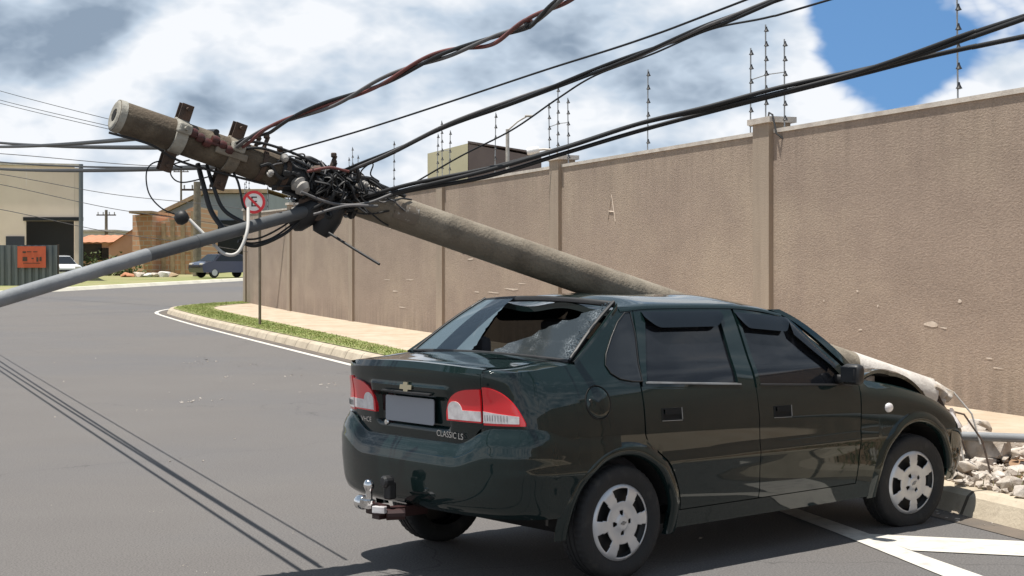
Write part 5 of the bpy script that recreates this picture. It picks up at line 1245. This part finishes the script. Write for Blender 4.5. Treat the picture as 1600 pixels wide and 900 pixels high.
# cars far off
def small_car(name, loc, rz, mt, label, L_=4.1, H_=1.45, hatch=False):
    o = empty(name, loc, rz, label, 'car'); m = MB()
    prof = [(-.5, .30), (-.5, .52), (-.49, .62), (-.42, .645), (-.30, .67), (-.18, .95), (-.12, .985), (.10, 1.0), (.20, .97), (.33, .68), (.44, .62), (.495, .53), (.5, .35), (.48, .22), (-.47, .22)]
    W_ = .82; rows = []
    for y, kx, kz in ((-W_*.98, .0, 0), (-W_, 0, 0), (-W_*.985, 0, 0), (W_*.985, 0, 0), (W_, 0, 0)):
        rows.append([Vector((x*L_, y*(1-.20*max(0, (z-.66)/.34)), z*H_)) for x, z in prof])
    rows = rows[1:4:2]+[] if False else [rows[1], rows[4]]
    m.grid(rows); n_ = len(prof); m.add(rows[0], [tuple(range(n_))]); m.add(rows[1], [tuple(range(n_))]); body_ = m.build('body', mt, o, smooth=30)
    for s in (-1, 1):
        m = MB(); q = [(-.27, .68), (.29, .68), (.18, .94), (-.15, .945)]; m.add([Vector((x*L_, s*(W_*(1-.20*(z-.66)/.34)+.006), z*H_)) for x, z in q], [(0, 1, 2, 3)]); m.build('side_window', M_GLASSDK, o)
        for x in (-.30, .30):
            w = MB(); w.lathe([(.001, -.09), (.2, -.09), (.30, -.08), (.31, 0), (.30, .08), (.2, .09), (.001, .09)], Matrix.Translation((x*L_, s*(W_-.09), .31)) @ Matrix.Rotation(R(90), 4, 'X'), 20); wh_ = w.build('wheel', M_RUBBER, o, smooth=40)
            w = MB(); w.lathe([(.001, .0), (.19, .0), (.19, -.02)], Matrix.Translation((x*L_, s*(W_+.004), .31)) @ Matrix.Rotation(R(-90*s), 4, 'X'), 16); w.build('hubcap', M_HUB, wh_)
        m = MB(); m.rbox((.478*L_, s*.58, .56*H_), (.14, .34, .13), .03); m.build('headlight', M_WHITELENS, o)
    m = MB(); m.add([Vector(((.205+.008)*L_, s*W_*.80, .955*H_)) for s in (-1, 1)]+[Vector(((.325+.008)*L_, s*W_*.95, .69*H_)) for s in (1, -1)], [(0, 1, 2, 3)]); m.build('windscreen', M_GLASSDK, o)
    m = MB(); m.rbox((.497*L_, 0, .44*H_), (.05, .9, .10), .015); m.build('grille', M_BLACKTRIM, o)
    return o
c = pt(338, 430, 92); small_car('parked_car', (c.x+.55, 92, terr(92)+.15), R(222), M_BLUEC, 'dark blue car parked beyond the far kerb by the grey wall')
c = pt(92, 430, 80); small_car('parked_car', (c.x-.55, 80.5, terr(80)+.13), R(-50), M_WHITEC, 'white car half hidden behind the corrugated fence')
# clay-tiled houses
def gable_house(px0, px1, py_eave, py_ridge, Y, depth, mt, rmt, label, name='house', slope_front=True):
    o = empty(name, (0, 0, 0), 0, label, 'house'); a, b = pt(px0, py_eave, Y), pt(px1, py_eave, Y); z0 = terr(Y)-.2; zr = pt(px0, py_ridge, Y).z
    m = MB(); block(m, a, b, Vector((0, 1, 0)), depth, z0, a.z); m.build('wall', mt, o)
    m = MB(); rows = []
    for x in np.linspace(a.x-.4, b.x+.4, max(6, int((b.x-a.x)/.22))):
        i = len(rows); h = .05*(i % 2); rows.append([Vector((x, Y-.5, a.z-.05+h)), Vector((x, Y+depth/2, zr+h)), Vector((x, Y+depth+.5, a.z-.05+h))])
    m.grid(rows); m.build('roof', rmt, o); return o
o = gable_house(120, 207, 378, 366, 112, 9, M_PINK, M_TILE, 'low pink house with a clay tile roof beside the warehouse')
hw = [(143, 394, 1.5, 1.2), (168, 397, 1.0, .9), (190, 395, 1.4, 1.1)]
for px, py, w, h in hw: q = pt(px, py, 112); m = MB(); m.box((q.x, 111.97, q.z), (w, .08, h)); m.build('window', M_GLASSDK, o)
o = empty('shed', (0, 0, 0), 0, 'clay-tiled lean-to roof climbing towards the brick building', 'shed'); Y = 108
A_, B_ = pt(170, 384, Y), pt(212, 356, Y); m = MB(); m.grid([[A_+Vector((0, -.3, 0)), A_+Vector((0, 6, .4))], [A_.lerp(B_, .5)+Vector((0, -.3, 0)), A_.lerp(B_, .5)+Vector((0, 6, .4))], [B_+Vector((0, -.3, 0)), B_+Vector((0, 6, .4))]]); m.build('roof', M_TILE, o)
m = MB(); m.add([A_, B_, Vector((B_.x, Y, terr(Y)-.1)), Vector((A_.x, Y, terr(Y)-.1))], [(0, 1, 2, 3)]); m.add([p+Vector((0, .25, 0)) for p in (A_, B_, Vector((B_.x, Y, terr(Y)-.1)), Vector((A_.x, Y, terr(Y)-.1)))], [(0, 1, 2, 3)]); m.build('wall', M_PINK, o)
o = empty('pale_building', (0, 0, 0), 0, 'distant pale flat roof showing between warehouse and tiled house', 'building'); m = MB(); block(m, pt(128, 360, 150), pt(178, 364, 150), Vector((0, 1, 0)), 12, .5, pt(128, 362, 150).z); m.build('wall', M_WHITEROOF, o); m = MB(); block(m, pt(126, 358, 149.5), pt(180, 362, 149.5), Vector((0, 1, 0)), 13, pt(128, 361.9, 150).z, pt(126, 359, 150).z); m.build('roof', M_COPE, o)
# brick building with concrete posts and a long gable behind
o = empty('brick_building', (0, 0, 0), 0, 'unfinished orange brick building with concrete posts and sloping top', 'building')
Y = 102; A_, B_ = pt(207, 336, Y), pt(303, 352, Y); n = Vector((0, 1, 0)); z0 = terr(Y)-.2
m = MB(); block(m, A_, pt(238, 336, Y-1.2), n, 8, z0, A_.z); block(m, pt(238, 350, Y), pt(304, 350, Y), n, 8, z0, pt(238, 352, Y).z, pt(304, 322, Y).z); m.build('wall', M_BRICK, o)
m = MB()
for px in (238, 256, 270, 286, 302):
    q = pt(px, 352-(px-238)*.42, Y); m.box((q.x, Y-.06, (q.z+z0)/2-.1), (.28, .12, q.z-z0-.2))
for py in (372, 392):
    q0, q1 = pt(239, py, Y), pt(303, py, Y); m.box(((q0.x+q1.x)/2, Y-.05, q0.z), (q1.x-q0.x, .09, .2))
m.build('concrete_frame', M_TIMBER, o)
m = MB(); q = pt(222, 334, Y-1.3); m.box((q.x, Y+2, q.z+.1), (1.5, 7.5, .16)); m.build('roof_slab', M_TIMBER, o)
o = empty('gable_shed', (0, 0, 0), 0, 'grey blue gabled shed rising behind the brick building', 'shed'); Y = 116
m = MB(); q = [pt(236, 344, Y), pt(322, 303, Y), pt(420, 303, Y)]; zb = terr(Y)-.2; V = [Vector((q[0].x, Y, zb)), Vector((q[2].x, Y, zb)), q[2], q[1], q[0]]; m.add(V+[v+Vector((0, 14, 0)) for v in V], [(0, 1, 2, 3, 4), (5, 9, 8, 7, 6), (0, 5, 6, 1), (1, 6, 7, 2), (2, 7, 8, 3), (3, 8, 9, 4), (4, 9, 5, 0)]); m.build('wall', M_GREYWALL, o)
m = MB(); P = [q[0]+Vector((-.8, -.4, -.35)), q[1]+Vector((0, -.4, .05)), q[2]+Vector((0, -.4, .05))]; m.grid([[p for p in P], [p+Vector((0, 15, 0)) for p in P]]); m.grid([[p+Vector((0, 0, .3)) for p in P], [p+Vector((0, 15, .3)) for p in P]]); m.grid([[p for p in P], [p+Vector((0, 0, .3)) for p in P]]); m.build('roof', M_TIMBER, o)
d0 = pt(340, 372, Y); m = MB(); m.box((d0.x+1, Y-.05, d0.z-.6), (5.6, .12, 3.9)); m.build('doorway', M_DARKDOOR, o)
# poles in the distance
def pole_far(px, py_top, Y, r, label, arms=True, mt=M_CONC):
    q = pt(px, py_top, Y); o = empty('distant_pole', (q.x, Y, terr(Y)), 0, label, 'utility pole', 'distant poles'); h = q.z-terr(Y); m = MB(); m.tube([(0, 0, -.2), (0, 0, h)], [r*1.25, r], 10); m.build('shaft', mt, o, smooth=40)
    if arms:
        m = MB(); m.box((0, 0, h-.5), (1.9, .1, .12)); m.build('cross_arm', M_RUST, o)
        for x in (-.8, -.3, .3, .8): m = MB(); m.tube([(x, 0, h-.44), (x, 0, h-.2)], .05, 6); m.build('insulator', M_PORC, o)
    return o
pole_far(308, 284, 96, .22, 'pale concrete pole standing by the brick building and blue car')
pole_far(166, 328, 150, .14, 'thin far pole with a cross arm over the pale roof', True, M_POST)
pole_far(283, 262, 190, .12, 'thin far pole with a cross arm left of the hanging cables', True, M_POST)
# shrubs and site clutter beyond the verge
def shrub(c, s, label, n=160, seed=1):
    rr_ = random.Random(seed); o = empty('shrub', c, 0, label, 'shrub', 'dark shrubs by the pink house'); m = MB()
    for k in range(n):
        p = Vector((rr_.gauss(0, .45), rr_.gauss(0, .35), abs(rr_.gauss(.5, .3))))*s; d = Vector((rr_.uniform(-1, 1), rr_.uniform(-1, 1), rr_.uniform(-.3, 1))).normalized()*s*.22; e = d.orthogonal().normalized()*s*.07; m.add([p-e, p+e, p+d], [(0, 1, 2)])
    m.build('leaves', M_LEAF, o, recalc=False); m = MB()
    for k in range(4): m.tube([(0, 0, -.1), (rr_.uniform(-.3, .3)*s, rr_.uniform(-.3, .3)*s, .6*s)], .03, 5)
    m.build('stem', M_TIMBER, o)
for i, (px, py, s, lb) in enumerate(((144, 412, 1.3, 'dark shrub against the warehouse corner'), (158, 410, 1.0, 'small dark shrub next to the corner shrub'), (186, 410, 1.1, 'dark shrub before the pink house middle'), (200, 409, 1.2, 'dark shrub where the pink house meets brick'))):
    q = pt(px, py, 98); shrub((q.x, 98, terr(98)+.1), s, lb, 160, i)
hl = [(218, 420, .55, M_RUBBLE, 'pale rubble lump left in the row before the brick wall'), (232, 418, .40, M_WHITEROOF, 'white lump second in the row before the brick wall'), (243, 419, .45, M_RUBBLE, 'pale lump in the middle of the row before the brick wall'), (256, 417, .55, M_WHITEROOF, 'white sack-like lump under the brick wall'), (270, 420, .40, M_TIMBER, 'brown lump right of the white ones before the brick wall'), (205, 421, .5, M_TILE, 'orange brick heap at the left end before the brick wall'), (196, 422, .35, M_TILE, 'small orange brick heap left of the larger one')]
for i, (px, py, s, mt, lb) in enumerate(hl):
    q = pt(px, py, 94); m = MB(); V, F = rock((0, 0, 0), s, 300+i, .6); m.add(V, F); o = m.build('rubble_lump', mt, smooth=25); o.location = (q.x, 94, terr(94)+.25); tag(o, lb, 'rubble lump', 'site rubble before the brick building')
# cream and brown house behind the long wall
o = empty('cream_house', (0, 0, 0), 0, 'cream and brown flat-roofed house showing above the wall', 'house'); Y = 62; n = Vector((.25, .97, 0))
a, b, c = pt(668, 236, Y), pt(731, 222, Y-2), pt(846, 240, Y+3)
m = MB(); block(m, a, b, Vector((.1, .995, 0)), 10, 0, pt(668, 240, Y).z, pt(731, 224, Y-2).z); m.build('cream_wall', M_CREAM, o)
m = MB(); h = (c-b); h.z = 0; h.normalize(); block(m, b+Vector((.02, 0, 0)), c, Vector((0, 1, 0)), 8, 0, pt(731, 224, Y-2).z-.02, pt(846, 246, Y+3).z); m.build('brown_wall', M_BROWNW, o)
m = MB(); block(m, b+Vector((0, -.12, 0)), c+Vector((0, -.12, 0)), Vector((0, 1, 0)), 8.3, pt(731, 224, Y-2).z+.0, pt(731, 220.5, Y-2).z, pt(846, 242.5, Y+3).z); m.build('roof_edge', M_BROWNW, o)
lp = empty('garden_lamp', (pt(793, 240, 58).x, 58, 0), 0, 'thin pale lamp post behind the wall by the cream house', 'lamp post'); h = pt(793, 202, 58).z; m = MB(); m.tube([(0, 0, 0), (0, 0, h)], .07, 8); m.build('post', M_COPE, lp); m = MB(); m.tube([(0, 0, h-.05), (.4, 0, h+.3), (.75, 0, h+.5)], .03, 6); m.rbox((.8, 0, h+.5), (.3, .15, .08), .03); m.build('lamp_head', M_COPE, lp)
